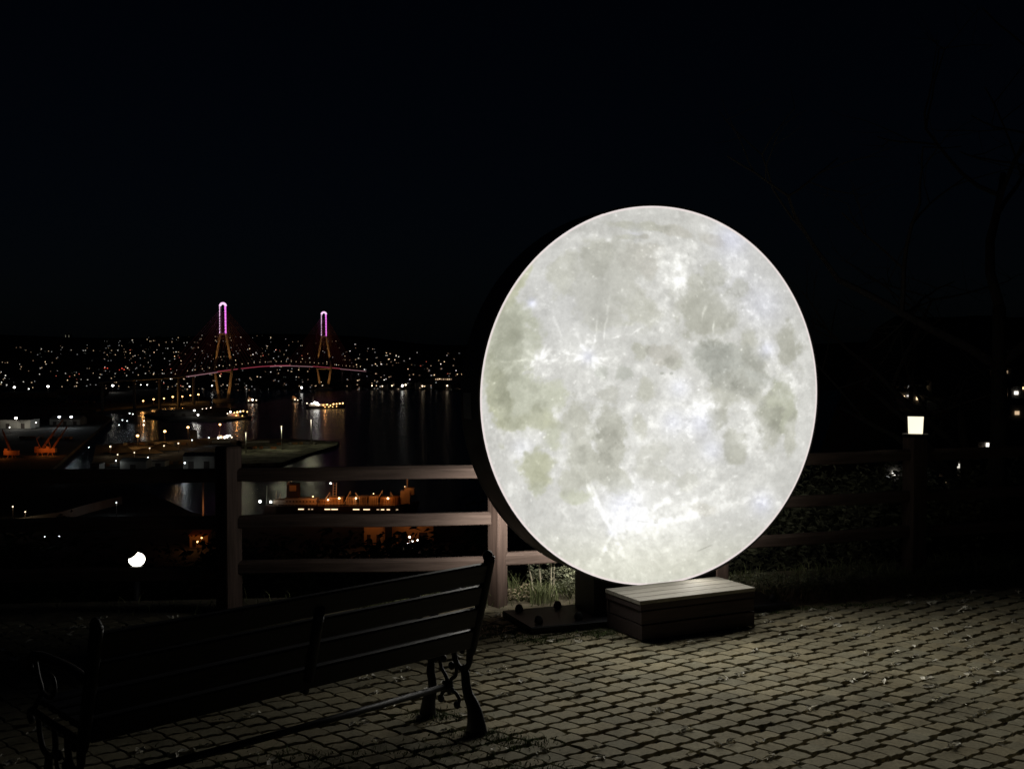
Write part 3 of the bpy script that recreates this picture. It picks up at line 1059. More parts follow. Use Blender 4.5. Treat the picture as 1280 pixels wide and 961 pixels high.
# backrest line from (y,z)=(0.025,0.36) to (-0.095,0.805)
ba, bb = Vector((0.032, 0.365)), Vector((-0.078, 0.768))
bt = (bb - ba).normalized()
bn = Vector((-bt.y, bt.x))      # rearward/up normal
blen = (bb - ba).length
ns = 4
sw = blen / ns
tilt = math.atan2(-bt.x, bt.y)   # lean from vertical, toward -y
for k in range(ns):
    c = ba + bt * (sw * (k + 0.5))
    mb = MB()
    M = Matrix.Rotation(tilt, 3, 'X')
    hgt = sw - 0.014
    mb.box((BENL / 2, c.x, c.y), (BENL - 0.06 if k < 3 else BENL - 0.02, 0.026, hgt), M=M, ch=0.006)
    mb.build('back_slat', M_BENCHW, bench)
for k in range(5):
    mb = MB()
    mb.box((BENL / 2, 0.075 + k * 0.086, 0.405 + 0.004 * k), (BENL - 0.06, 0.074, 0.026), ch=0.006)
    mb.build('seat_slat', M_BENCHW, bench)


def arc(c, r, a0, a1, n=10):
    return [(c[0] + r * math.cos(math.radians(a0 + (a1 - a0) * i / n)), c[1] + r * math.sin(math.radians(a0 + (a1 - a0) * i / n))) for i in range(n + 1)]


def yz(pts, x):
    return [(x, p[0], p[1]) for p in pts]


def catmull(pts, n=6):
    out = []
    P = [Vector(p) for p in pts]
    P = [P[0]] + P + [P[-1]]
    for i in range(1, len(P) - 2):
        for k in range(n):
            t = k / n
            a, b, c, d = P[i - 1], P[i], P[i + 1], P[i + 2]
            out.append(0.5 * ((2 * b) + (c - a) * t + (2 * a - 5 * b + 4 * c - d) * t * t + (-a + 3 * b - 3 * c + d) * t ** 3))
    out.append(P[-2])
    return [tuple(v) for v in out]


def lerp_r(vals, n):
    return list(np.interp(np.linspace(0, 1, n), np.linspace(0, 1, len(vals)), vals))


def end_frame(x, arm=True):
    fr = MB()
    # back post with a rolled top
    p = catmull([(0.050, 0.300), (0.045, 0.350), tuple(ba - bn * 0.004), tuple((ba + bb) / 2), tuple(bb), (-0.084, 0.784), (-0.070, 0.797), (-0.054, 0.786), (-0.058, 0.772)], 5)
    fr.tube(yz(p, x), lerp_r([0.017, 0.020, 0.026, 0.028, 0.028, 0.022, 0.018, 0.015, 0.012], len(p)), 10, flat=0.75, flat_axis=(1, 0, 0))
    # seat bearer
    p = catmull([(0.045, 0.372), (0.16, 0.380), (0.30, 0.384), (0.44, 0.392), (0.462, 0.368), (0.445, 0.352)], 5)
    fr.tube(yz(p, x), 0.015, 8, flat=0.8, flat_axis=(1, 0, 0))
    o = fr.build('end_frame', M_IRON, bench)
    lg = MB()
    p = catmull([(0.002, 0.0), (0.006, 0.04), (0.022, 0.10), (0.058, 0.155), (0.072, 0.200), (0.078, 0.245), (0.098, 0.272)], 6)
    lg.tube(yz(p, x), lerp_r([0.062, 0.052, 0.040, 0.029, 0.026, 0.025, 0.020], len(p)), 12, flat=0.55, flat_axis=(1, 0, 0))
    # the U-shaped fork that carries seat and back
    p = catmull([(0.050, 0.360), (0.048, 0.310), (0.066, 0.275), (0.100, 0.262), (0.134, 0.280), (0.150, 0.320), (0.152, 0.375)], 6)
    lg.tube(yz(p, x), 0.0145, 10, flat=0.8, flat_axis=(1, 0, 0))
    lg.build('leg', M_IRON, bench)
    lg = MB()
    p = catmull([(0.335, 0.0), (0.330, 0.035), (0.322, 0.075), (0.300, 0.120), (0.302, 0.165), (0.312, 0.21), (0.306, 0.255)], 6)
    lg.tube(yz(p, x), lerp_r([0.050, 0.044, 0.038, 0.026, 0.026, 0.026, 0.020], len(p)), 12, flat=0.55, flat_axis=(1, 0, 0))
    p = catmull([(0.372, 0.300), (0.352, 0.275), (0.306, 0.262), (0.268, 0.275), (0.250, 0.310), (0.258, 0.372)], 6)
    lg.tube(yz(p, x), 0.0125, 10, flat=0.8, flat_axis=(1, 0, 0))
    p = catmull([(0.372, 0.300), (0.385, 0.335), (0.390, 0.382)], 6)
    lg.tube(yz(p, x), 0.012, 8, flat=0.8, flat_axis=(1, 0, 0))
    lg.build('leg', M_IRON, bench)
    sc = MB()
    cx, cz = 0.192, 0.165
    for pts, end in (([(cx, cz), (0.205, 0.205), (0.238, 0.24), (0.245, 0.275), (0.226, 0.290)], (0.224, 0.285)),
                     ([(cx, cz), (0.170, 0.200), (0.140, 0.225), (0.138, 0.262), (0.160, 0.268)], (0.168, 0.262)),
                     ([(cx, cz), (0.200, 0.150), (0.228, 0.13), (0.240, 0.105)], (0.240, 0.098)),
                     ([(cx, cz), (0.178, 0.150), (0.142, 0.145), (0.118, 0.120), (0.128, 0.095)], (0.132, 0.092))):
        p = catmull(pts, 6)
        sc.tube(yz(p, x), 0.0095, 8, flat=0.8, flat_axis=(1, 0, 0))
        sc.ball((x, end[0], end[1]), 0.019, 10, 7, sq=(0.7, 1, 1))
    sc.ball((x, cx, cz), 0.030, 12, 8, sq=(0.75, 1, 1))
    for a in range(6):
        w = a * math.pi / 3 + 0.3
        sc.ball((x, cx + 0.030 * math.cos(w), cz + 0.030 * math.sin(w)), 0.011, 8, 6, sq=(0.7, 1, 1))
    sc.ball((x, 0.098, 0.345), 0.017, 10, 7, sq=(0.7, 1, 1))
    sc.tube(yz(catmull([(0.098, 0.345), (0.118, 0.360), (0.140, 0.352)], 4), x), 0.009, 8, flat=0.8, flat_axis=(1, 0, 0))
    sc.build('scroll', M_IRON, o)
    if arm:
        am = MB()
        p = catmull([(-0.030, 0.585), (0.08, 0.602), (0.24, 0.606), (0.40, 0.598), (0.455, 0.572), (0.450, 0.535), (0.420, 0.530), (0.415, 0.552)], 6)
        am.tube(yz(p, x), lerp_r([0.015, 0.018, 0.020, 0.018, 0.015, 0.013, 0.011, 0.010], len(p)), 10, flat=1.1, flat_axis=(1, 0, 0))
        p = catmull([(0.44, 0.39), (0.40, 0.43), (0.36, 0.48), (0.39, 0.53), (0.415, 0.59)], 6)
        am.tube(yz(p, x), 0.011, 8, flat=0.8, flat_axis=(1, 0, 0))
        p = catmull([(0.36, 0.48), (0.30, 0.47), (0.25, 0.50), (0.26, 0.545), (0.30, 0.55)], 6)
        am.tube(yz(p, x), 0.009, 8, flat=0.8, flat_axis=(1, 0, 0))
        am.build('armrest', M_IRON, bench)


end_frame(BENL - 0.005)
end_frame(0.005)
mb = MB()
p = [tuple(ba + bn * 0.012 + bt * 0.05), tuple((ba + bb) / 2 + bn * 0.016), tuple(bb + bn * 0.012 - bt * 0.06)]
mb.tube(yz(p, BENL / 2), 0.018, 8, flat=1.3, flat_axis=(1, 0, 0))
mb.tube(yz([(0.02, 0.365), (0.25, 0.378), (0.45, 0.390)], BENL / 2), 0.014, 8)
mb.build('middle_support', M_BENCHW, bench)
mb = MB()
mb.tube([(0.02, 0.192, 0.165), (BENL / 2, 0.192, 0.160), (BENL - 0.02, 0.192, 0.165)], 0.0145, 10)
mb.build('stretcher', M_IRON, bench)


# ================================================================== PLANTS AND LITTER
def blades(n, spot, hmin, hmax, width, lean=0.5, seed=1, two=True):
    """n curved grass blades; spot() gives (x,y,z,scale)"""
    r = random.Random(seed)
    vs, fs = [], []
    for _ in range(n):
        x, y, z, sc = spot(r)
        h = r.uniform(hmin, hmax) * sc
        a = r.uniform(0, 2 * math.pi)
        l = r.uniform(0.1, lean) * h
        b = r.uniform(0, 2 * math.pi)
        dx, dy = math.cos(b) * width / 2, math.sin(b) * width / 2
        o = len(vs)
        mx, my = x + math.cos(a) * l * 0.35, y + math.sin(a) * l * 0.35
        ex, ey = x + math.cos(a) * l, y + math.sin(a) * l
        vs += [(x - dx, y - dy, z - 0.01), (x + dx, y + dy, z - 0.01), (mx - dx * 0.8, my - dy * 0.8, z + h * 0.6), (mx + dx * 0.8, my + dy * 0.8, z + h * 0.6), (ex, ey, z + h)]
        fs += [(o, o + 1, o + 3, o + 2), (o + 2, o + 3, o + 4)]
    m = MB()
    m.add(vs, fs)
    return m


def verge_spot(r):
    while True:
        x = r.uniform(-1.0, 6.5) if r.random() < 0.97 else r.uniform(-4.2, -1.0)
        t = r.random() ** 0.8
        y = pave_edge(x) + t * (fence_y(x) + 0.5 - pave_edge(x))
        if x < 0.2:
            y = r.uniform(fence_y(x) - 0.08, fence_y(x) + 0.7)
        d = 0.55 + 0.45 * math.sin(x * 3.1 + 1.3) * math.sin(y * 4.0 + x)
        if r.random() < d:
            z = slope_z(x, y)
            return x, y, max(z, -0.02) if y < fence_y(x) + 0.35 else z, 0.5 + 0.8 * r.random()


tag(blades(15000, verge_spot, 0.03, 0.11, 0.006, 0.9, 3).build('grass', M_GRASS, recalc=False), 'short patchy grass growing along the foot of the fence', 'grass', kind='stuff')

CL = [(0.62, 6.86, 0.22, 0.10), (0.50, 6.78, 0.14, 0.08), (0.02, 6.75, 0.30, 0.09), (-0.10, 6.9, 0.25, 0.08), (0.15, 6.62, 0.15, 0.06), (0.74, 6.92, 0.10, 0.07),
      (-0.16, 5.02, 0.16, 0.10), (-0.35, 5.28, 0.16, 0.08), (0.02, 4.92, 0.18, 0.08), (-0.30, 4.80, 0.28, 0.12), (-0.55, 4.55, 0.35, 0.12), (0.10, 4.6, 0.20, 0.08),
      (1.62, 7.38, 0.16, 0.05), (1.85, 7.45, 0.18, 0.05), (2.3, 7.55, 0.25, 0.06), (-0.85, 4.75, 0.3, 0.12), (-1.3, 4.6, 0.4, 0.2), (2.9, 7.8, 0.3, 0.06)]


def moss_spot(r):
    if r.random() < 0.72:
        cx, cy, a, b = r.choice(CL)
        q = r.gauss(0, 0.55), r.gauss(0, 0.55)
        return cx + q[0] * a, cy + q[1] * b, -0.012, 0.5 + 0.9 * r.random()
    # tufts rooted in the joints between blocks
    x, y = r.choice(JOINT)
    return x + r.gauss(0, 0.022), y + r.gauss(0, 0.022), -0.016, 0.55


rj = random.Random(99)
JOINT = []
for c in JOINTS:
    if rj.random() < 0.16:
        JOINT.append(c)
tag(blades(12000, moss_spot, 0.008, 0.030, 0.006, 1.6, 4).build('moss_tuft', M_MOSS, recalc=False), 'low green weeds growing in the paving joints and around the bench feet', 'weeds', kind='stuff')

# fallen petals gathered in the joints
vs_, fs_ = [], []
rl = random.Random(21)
heaps = []
for c in JOINTS:
    if rl.random() < 0.17 + 0.14 * math.sin(c[0] * 2.1) * math.sin(c[1] * 1.7 + 1):
        heaps.append((c[0], c[1], rl.choice([2, 3, 4, 6, 9, 13])))
for hx, hy, n in heaps:
    for _ in range(n):
        q = rl.gauss(0, 0.024)
        w = rl.gauss(0, 0.010)
        x, y = hx + cB.x * q + cA.x * w, hy + cB.y * q + cA.y * w
        L = rl.uniform(0.008, 0.025)
        Wd = L * rl.uniform(0.25, 0.6)
        M = Matrix.Rotation(rl.uniform(0, 6.28), 3, 'Z') @ Matrix.Rotation(rl.uniform(-0.9, 0.9), 3, 'X') @ Matrix.Rotation(rl.uniform(-0.5, 0.5), 3, 'Y')
        o = len(vs_)
        z = rl.uniform(0.002, 0.014)
        for p in ((-L, 0, 0), (-L * 0.2, Wd, 0.003), (L, 0, 0.0), (-L * 0.2, -Wd, 0.003), (0, 0, -0.002)):
            v = M @ Vector(p)
            vs_.append((x + v.x, y + v.y, z + v.z))
        fs_ += [(o, o + 4, o + 1), (o + 1, o + 4, o + 2), (o + 2, o + 4, o + 3), (o + 3, o + 4, o)]
mb = MB()
mb.add(vs_, fs_)
tag(mb.build('fallen_petal', M_LEAFLIT, recalc=False), 'dry pale petals and leaf scraps fallen into the paving joints', 'petals', kind='stuff')


# individual weeds by the fence post
def clump(name, x, y, n, hmin, hmax, spread, width, mat, label, cat, group=None, seed=1, lean=0.6):
    def sp(r):
        return r.gauss(0, spread), r.gauss(0, spread * 0.6), 0, 1
    t = blades(n, sp, hmin, hmax, width, lean, seed).build(name, mat, None, (x, y, max(slope_z(x, y), -0.02)), recalc=False)
    return tag(t, label, cat, group)


def wx_(px, py):
    p = at_z(px, py, 0)
    return p.x, p.y


clump('grass_clump', *wx_(675, 753), 130, 0.08, 0.19, 0.05, 0.009, M_GRASS, 'green grass clump right of the middle fence post, under the moon lamp', 'weed', seed=5)
clump('grass_clump', *wx_(641, 750), 60, 0.08, 0.24, 0.028, 0.007, M_GRASS, 'thin tall grass clump close against the middle fence post', 'weed', seed=6)
for (px, h, lean, lab) in ((668, 0.27, -0.05, 'dry leaning stalk, leftmost of the pale stalks behind the moon lamp'), (677, 0.28, -0.02, 'dry upright stalk in the middle of the pale stalks behind the moon lamp'),
                           (689, 0.27, 0.0, 'dry pale stalk taller of the pair nearest the moon pedestal'), (692, 0.25, 0.005, 'dry pale stalk shorter of the pair nearest the moon pedestal')):
    x, y = wx_(px, 748)
    mb = MB()
    mb.tube([(-lean * 0, 0, -0.02), (lean * 0.4, 0, h * 0.5), (lean, 0, h)], [0.0052, 0.0045, 0.0035], 6)
    mb.tube([(lean * 0.35, 0, h * 0.45), (lean * 0.35 + 0.015, 0.004, h * 0.55)], [0.0022, 0.0015], 5)
    tag(mb.build('dry_stalk', M_STALK, None, (x, y, 0.0)), lab, 'stalk', 'dry stalks by the fence')


def leafy(name, x, y, z, n, rx, ry, rz, size, leafmat, label, cat, group=None, seed=1, trunk_h=None, twigs=6, clumps=14):
    """a small plant: twigs + leaf faces gathered in clumps"""
    r = random.Random(seed)
    t = thing(name, label, cat, (x, y, z), r.uniform(0, 6.28), group)
    tw = MB()
    cents = []
    th = trunk_h if trunk_h is not None else rz * 0.5
    for k in range(clumps):
        a = r.uniform(0, 6.28)
        q = r.random() ** 0.5
        c = Vector((rx * q * math.cos(a), ry * q * math.sin(a), th + rz * r.uniform(0.05, 1.0) * (1.15 - 0.5 * q)))
        cents.append((c, r.uniform(0.6, 1.25)))
    tr = max(0.006, 0.028 * (th + rz))
    if trunk_h:
        tw.tube([(0, 0, -0.3), (r.uniform(-.1, .1) * th * 0.3, r.uniform(-.1, .1) * th * 0.3, th * 0.6), (0, 0, th + rz * 0.35)], [tr, tr * 0.75, tr * 0.4], 8)
    for k, (c, s) in enumerate(cents[:max(twigs, 3)]):
        st = Vector((0, 0, th * r.uniform(0.55, 1.0) if trunk_h else 0))
        md = (st + c) / 2 + Vector((0, 0, -0.06 * c.length))
        tw.tube([st, md, c], [tr * 0.5, tr * 0.32, tr * 0.12], 6)
    tw.build('trunk' if trunk_h else 'stem', M_BARK, t)
    vs, fs = [], []
    cr = 0.42 * (rx + ry + rz) / 3
    for _ in range(n):
        c, s = r.choice(cents)
        while True:
            q = Vector((r.uniform(-1, 1), r.uniform(-1, 1), r.uniform(-1, 1)))
            if q.length < 1:
                break
        p = c + q * cr * s
        l = size * r.uniform(0.5, 1.3)
        M = Matrix.Rotation(r.uniform(0, 6.28), 3, 'Z') @ Matrix.Rotation(r.gauss(0, 0.7), 3, 'X') @ Matrix.Rotation(r.gauss(0, 0.5), 3, 'Y')
        o = len(vs)
        for v in ((-l, 0, 0), (0, l * 0.42, l * 0.1), (l, 0, -l * 0.15), (0, -l * 0.42, l * 0.1)):
            vs.append(tuple(p + M @ Vector(v)))
        fs += [(o, o + 1, o + 2), (o, o + 2, o + 3)]
    m = MB()
    m.add(vs, fs)
    m.build('crown' if trunk_h else 'foliage', leafmat, t, recalc=False)
    return t


x, y = wx_(713, 750)
M_WEED = mottled('weed_leaf', (0.18, 0.20, 0.12), (0.36, 0.36, 0.24), 20, 0.75, island=0.4)
leafy('weed_plant', x, y, 0.0, 900, 0.13, 0.09, 0.16, 0.011, M_WEED, 'grey-green leafy weed beside the dark moon pedestal', 'weed', seed=8, clumps=16)
x, y = wx_(688, 738)
leafy('weed_plant', x, y, -0.03, 800, 0.20, 0.10, 0.13, 0.011, M_WEED, 'low grey-green weed under the dry stalks behind the moon lamp', 'weed', seed=9, clumps=16)
x, y = wx_(650, 752)
leafy('weed_plant', x, y, 0.0, 420, 0.13, 0.07, 0.07, 0.012, mottled('dry_leaf', (0.22, 0.18, 0.11), (0.40, 0.34, 0.22), 20, 0.75, island=0.4), 'withered brown weed at the foot of the middle fence post', 'weed', seed=10, clumps=12)
for k, (px, py, lab) in enumerate(((925, 740, 'pale leafy weed just right of the step box'), (965, 734, 'second leafy weed right of the step box, under the lowest rail'),
                                   (1012, 733, 'low dim weed midway between the step box and lantern post'), (1062, 730, 'low dim weed left of the lantern post'))):
    x, y = wx_(px, py)
    leafy('weed_plant', x, y, -0.01, 520, 0.17, 0.09, 0.07, 0.012, M_WEED, lab, 'weed', 'weeds along the right fence', seed=30 + k, clumps=14)

# shrubs behind the right part of the fence
SHR = [(1035, 9.9, 1.15, 0.85, 'rounded dim shrub behind the fence, nearest the moon disc'), (1075, 10.6, 1.45, 0.9, 'taller dim shrub behind the fence, left of the lantern post'),
       (1120, 10.1, 1.2, 0.7, 'small shrub behind the fence just left of the lantern post'), (1205, 12.0, 1.35, 0.8, 'dark shrub behind the fence right of the lantern post'),
       (1262, 11.0, 1.3, 0.7, 'dark shrub beside the bare tree at the right end of the fence'), (985, 10.6, 1.2, 0.9, 'dim shrub half hidden behind the right rim of the moon disc')]
for k, (px, d, h, w, lab) in enumerate(SHR):
    p = at(px, 600, d)
    z = slope_z(p.x, d)
    leafy('shrub', p.x, d, z, 2600, w * 0.8, w * 0.7, h * 0.52, 0.035, M_SHRUB, lab, 'shrub', 'shrubs behind the right fence', seed=50 + k, clumps=26, twigs=16)


# bare tree at the right edge
def bare_tree(name, x, y, z, h, seed, label, lean=(0, 0), spread=0.6):
    r = random.Random(seed)
    t = thing(name, label, 'tree', (x, y, z), 0, 'bare trees at the right')
    trunk = MB()
    br = MB()

    def grow(p, d, L, rad, depth, m):
        n = 5
        pts = [p.copy()]
        q = p.copy()
        dd = d.copy()
        for k in range(n):
            dd = (dd + Vector((r.gauss(0, .10), r.gauss(0, .10), r.gauss(0.02, .06)))).normalized()
            q = q + dd * (L / n)
            pts.append(q.copy())
        m.tube(pts, list(np.linspace(rad, rad * 0.55, n + 1)), 8 if depth < 2 else 5)
        if depth >= 5:
            return
        for k in range(3 if depth < 3 else 2):
            i = r.choice([2, 3, 4, 5])
            ax = Vector((r.gauss(0, 1), r.gauss(0, 1), r.gauss(0.25, 0.6))).normalized()
            nd = (dd * (1 - spread) + ax * spread).normalized()
            grow(pts[i], nd, L * r.uniform(0.55, 0.8), rad * 0.5, depth + 1, br)
    grow(Vector((0, 0, -0.3)), Vector((lean[0], lean[1], 1)).normalized(), h * 0.45, h * 0.017, 0, trunk)
    trunk.build('trunk', M_BARK, t)
    br.build('crown', M_BARK, t, recalc=False)
    return t


p = at(1272, 600, 10.4)
bare_tree('bare_tree', p.x, p.y, slope_z(p.x, p.y), 6.0, 4, 'bare leaning tree rising at the right edge behind the fence', (-0.16, 0.0))
p = at(1225, 600, 13.0)
bare_tree('bare_tree', p.x, p.y, slope_z(p.x, p.y), 5.5, 9, 'thinner bare tree farther back between the lantern and the right edge', (-0.05, 0.1), 0.7)

# dark trees down the bank on the left and in the middle
TREES = [(395, 30, 672, 2.6), (330, 38, 690, 3.0), (575, 34, 668, 2.6), (455, 30, 700, 2.4), (250, 42, 700, 3.2), (60, 30, 690, 3.0), (190, 55, 692, 3.2), (-20, 36, 700, 3.4), (110, 48, 700, 3.2), (525, 42, 698, 2.6), (640, 38, 640, 3.0)]
tproto = None
pos = ['left of the orange yard beneath the middle rail', 'straight below the leftmost fence post', 'close beside the moon disc, right of the orange yard', 'just under the orange yard', 'left of the leftmost fence post',
       'left below the garden lamp', 'above the garden lamp', 'at the left edge of the view', 'behind and left of the garden lamp', 'right under the orange yard', 'hidden behind the moon disc']
for k, (px, d, ptop, rad) in enumerate(TREES):
    top = at(px, ptop, d)
    gz_ = slope_z(top.x, d)
    H = max(3.0, top.z - gz_)
    lab = 'dark bushy tree on the bank ' + pos[k]
    if k % 3 == 0:
        tproto = leafy('tree', top.x, d, gz_, 5200, rad, rad, H * 0.60, 0.16, M_FOLIAGE, lab, 'tree', 'dark trees on the bank', seed=70 + k, trunk_h=H * 0.40, clumps=34, twigs=16)
        tH = H
    else:
        c = copy_tree(tproto)
        c.location = (top.x, d, gz_)
        s = H / tH
        c.scale = (rad / TREES[k - k % 3][3], rad / TREES[k - k % 3][3], s)
        c.rotation_euler = (0, 0, random.uniform(0, 6))
        c['label'] = lab


# ================================================================== HARBOUR
def land(name, px_poly, z0=SEA - 2, z1=LANDZ, mat=None):
    m = MB()
    m.prism([(at_z(a, b, z1).x, at_z(a, b, z1).y) for a, b in px_poly], z0, z1)
    return tag(m.build(name, mat or M_LAND), kind='structure')


land('terminal_land', [(-420, 473), (60, 474), (150, 478), (228, 489), (264, 497), (262, 508), (190, 506), (120, 512), (-420, 514)])
land('container_land', [(-420, 515), (110, 513), (140, 522), (100, 556), (60, 590), (-420, 600)])
land('yard_land', [(120, 556), (290, 546), (302, 552), (302, 589), (112, 592)])
land('pier', [(296, 551), (345, 548), (424, 551.5), (421, 556), (388, 566), (352, 578), (296, 580)], mat=M_PIER)
land('quay_land', [(-420, 610), (150, 598), (240, 640), (300, 651), (640, 649), (640, 900), (-420, 900)])
land('islet', [(180, 517), (255, 507), (305, 512), (312, 521), (280, 525), (210, 524)])

# far hills behind the town
HS = 0.0755


def hill_d(py):
    return 336.2 / (HS + (py - HPX) / FPX)


mb = MB()
vs_, fs_ = [], []
nx = 80
ny = 26
for j in range(ny):
    d = 3000 + (6400 - 3000) * j / (ny - 1)
    for i in range(nx):
        u = -0.62 + 1.24 * i / (nx - 1)
        x = u * d
        z = -108.5 + HS * (d - 3000)
        sky_ = 1.0 - 0.55 * sstep(-0.14, -0.05, u)
        zmax = 60 * sky_ - 20 + 10 * math.sin(u * 23)
        z = min(z, zmax + 0.02 * (d - 3000) * 0.1)
        vs_.append((x, d, z))
for j in range(ny - 1):
    for i in range(nx - 1):
        fs_.append((j * nx + i, j * nx + i + 1, (j + 1) * nx + i + 1, (j + 1) * nx + i))
mb.add(vs_, fs_, 0, True)
tag(mb.build('hills', M_HILL), kind='structure')


def house_into(m, w, dp, h, wins, gable, rot=0.0, org=(0, 0, 0)):
    """walls (0), roof (1) and lit windows (2+) of one small house, front towards -y"""
    R = Matrix.Rotation(rot, 3, 'Z')
    og = Vector(org)

    def put(c, s, mi):
        c = R @ Vector(c) + og
        m.box(c, s, rot, mi)
    put((0, 0, h / 2 - 2), (w, dp, h + 4), 0)
    if gable:
        vs = [(-w / 2 - .4, -dp / 2 - .4, h), (w / 2 + .4, -dp / 2 - .4, h), (w / 2 + .4, dp / 2 + .4, h), (-w / 2 - .4, dp / 2 + .4, h), (-w / 2 - .4, 0, h + dp * .3), (w / 2 + .4, 0, h + dp * .3)]
        m.add([R @ Vector(v) + og for v in vs], [(0, 3, 2, 1), (0, 1, 5, 4), (2, 3, 4, 5), (0, 4, 3), (1, 2, 5)], 1)
    else:
        put((0, 0, h + 0.35), (w + .5, dp + .5, 0.7), 1)
        put((w * .2, dp * .1, h + 1.9), (w * .3, dp * .3, 2.4), 0)
    for (wx, wz, ws, wh, mi) in wins:
        put((wx, -dp / 2 - 0.10, wz), (ws, 0.5, wh), 2 + mi)


HM = [M_HOUSE, M_ROOF] + WIN
zone_names = []


def zone(px, py):
    if px < 130:
        return 'far left on the skyline'
    if px < 268:
        return 'left of the nearer bridge tower'
    if px < 398:
        return 'above the bridge deck' if py < 458 else 'below the bridge deck'
    if px < 482:
        return 'right of the farther tower' if py < 462 else 'along the shore right of the farther tower'
    return 'on the shore near the moon disc'


def skyline(px):
    return float(np.interp(px, [-50, 0, 60, 130, 200, 250, 330, 370, 420, 450, 480, 520, 560, 580, 640], [436, 430, 428, 426, 420, 418, 417, 422, 424, 430, 438, 441, 438, 440, 446]))


def deck_y(px):
    return float(np.interp(px, [150, 222, 272, 330, 400, 455], [475, 470, 461, 457, 458, 464]))


WCHOICE = [0, 0, 1, 1, 1, 2, 3, 3, 3, 4, 4, 4, 5, 6]


def make_wins(r, w, h, dim=False):
    n = r.choice([1, 1, 1, 2, 2, 3])
    out = []
    for _ in range(n):
        mi = r.choice([2, 5, 7, 2, 5, 4, 1, 4]) if dim else r.choice(WCHOICE)
        out.append((r.uniform(-w * .38, w * .38), r.uniform(1.8, h - 1.5), r.uniform(1.6, 2.9), r.uniform(1.5, 2.4), mi))
    return out


def describe(wins):
    w0 = wins[0][4]
    col = {0: 'white', 1: 'white', 2: 'faint white', 3: 'warm', 4: 'warm', 5: 'faint warm', 6: 'reddish', 7: 'faint'}[w0]
    nm = {1: 'one', 2: 'two', 3: 'three'}[len(wins)]
    return f'{nm} {col} lit window' + ('s' if len(wins) > 1 else '')


rh = random.Random(17)
spots = []
REG = [(130, 268, 92), (268, 398, 78), (398, 482, 52), (482, 580, 36), (-5, 130, 28)]
for x0, x1, n in REG:
    k = 0
    while k < n:
        if k % 7 == 0:
            clx, cly = rh.uniform(x0, x1), rh.betavariate(1.6, 1.6)
        px = clx + rh.gauss(0, 13)
        if not x0 < px < x1:
            px = rh.uniform(x0, x1)
        sk = skyline(px)
        py = sk + 3 + (486 - sk) * min(1, max(0, cly + rh.gauss(0, 0.16)))
        if py > 484:
            continue
        if 160 < px < 455 and abs(py - deck_y(px)) < 3:
            continue
        if px < 130 and rh.random() < 0.45:
            py = rh.uniform(464, 478)
        spots.append((px, py))
        k += 1
for (px, py) in spots:
    d = hill_d(py)
    w, dp, h = rh.uniform(11, 24), rh.uniform(9, 14), rh.choice([6, 9, 9, 12, 15, 18])
    wins = make_wins(rh, w, h)
    wx, wz = wins[0][0], wins[0][1]
    p = at(px, py, d)
    m = MB()
    house_into(m, w, dp, h, wins, rh.random() < 0.5)
    o = m.build('town_house', HM, None, (p.x - wx, d + dp / 2, p.z - wz), rh.uniform(-0.35, 0.35), recalc=False)
    tag(o, f'tiny house with {describe(wins)} {zone(px, py)}', 'house', 'lit houses of the far town')

# the rest of the town: hundreds more roofs and dim windows that read as one mass
m = MB()
for k in range(760):
    px = rh.choice([rh.uniform(-20, 300), rh.uniform(120, 590), rh.uniform(130, 480)])
    sk = skyline(px)
    py = sk + 2 + (486 - sk) * rh.random()
    d = hill_d(py) * rh.uniform(0.99, 1.03)
    w, dp, h = rh.uniform(10, 22), rh.uniform(9, 14), rh.choice([6, 9, 12, 15])
    wins = make_wins(rh, w, h, True)
    p = at(px, py, d)
    house_into(m, w, dp, h, wins, rh.random() < 0.5, rh.uniform(-0.4, 0.4), (p.x, d, p.z - 3))
tag(m.build('distant_town', HM, recalc=False), 'mass of dim roofs and faint windows covering the far hillside', 'town', kind='stuff')

# tall apartment blocks at the far left, one with a green crown
for k, (px, w, pt, pb, col) in enumerate(((12, 34, 424, 447, 7), (30, 26, 425, 446, 7), (50, 34, 424, 448, 7), (86, 22, 418, 441, 7), (103, 46, 426, 440, 7), (126, 30, 424, 441, 7))):
    d = 5200.0
    p = at(px, pb, d)
    hh = (pb - pt) * d / FPX
    bt_ = thing('apartment_tower', ['faint apartment tower nearest the left edge', 'second faint apartment tower from the left edge', 'third faint apartment tower from the left edge',
                                    'slim tower marked by two pale vertical light lines', 'apartment block crowned with a short green light line', 'faint tower just right of the green-lit block'][k], 'tower', (p.x, d, p.z), rh.uniform(-.2, .2), 'tall blocks at the far left')
    m = MB()
    m.box((0, 0, hh / 2 - 10), (w, 22, hh + 20), 0, 0)
    m.box((0, 0, hh + 2), (w * .3, 8, 4), 0, 0)
    m.build('wall', M_HOUSE, bt_)
    m = MB()
    for a in range(max(2, int(w / 9))):
        for b in range(int(hh / 7)):
            if rh.random() < 0.6:
                m.box((-w / 2 + 5 + a * 9, -11.2, 5 + b * 7), (3.2, 0.5, 3.0), 0, 0)
    m.build('window', WIN[7], bt_)
    if k == 3:
        m = MB()
        for sx in (-0.36, 0.36):
            m.box((sx * w, -11.6, hh * .5), (2.2, 0.6, hh * .92))
        m.build('light_line', glow('led_line', (0.9, 0.85, 0.6), 0.16, False), bt_)
    if k == 4:
        m = MB()
        m.box((-14, -11.6, hh + 1.2), (22, 0.8, 3.0), mi=0)
        m.box((11, -11.6, hh - 0.8), (17, 0.8, 3.4), mi=0)
        m.build('light_line', G_GREEN, bt_)

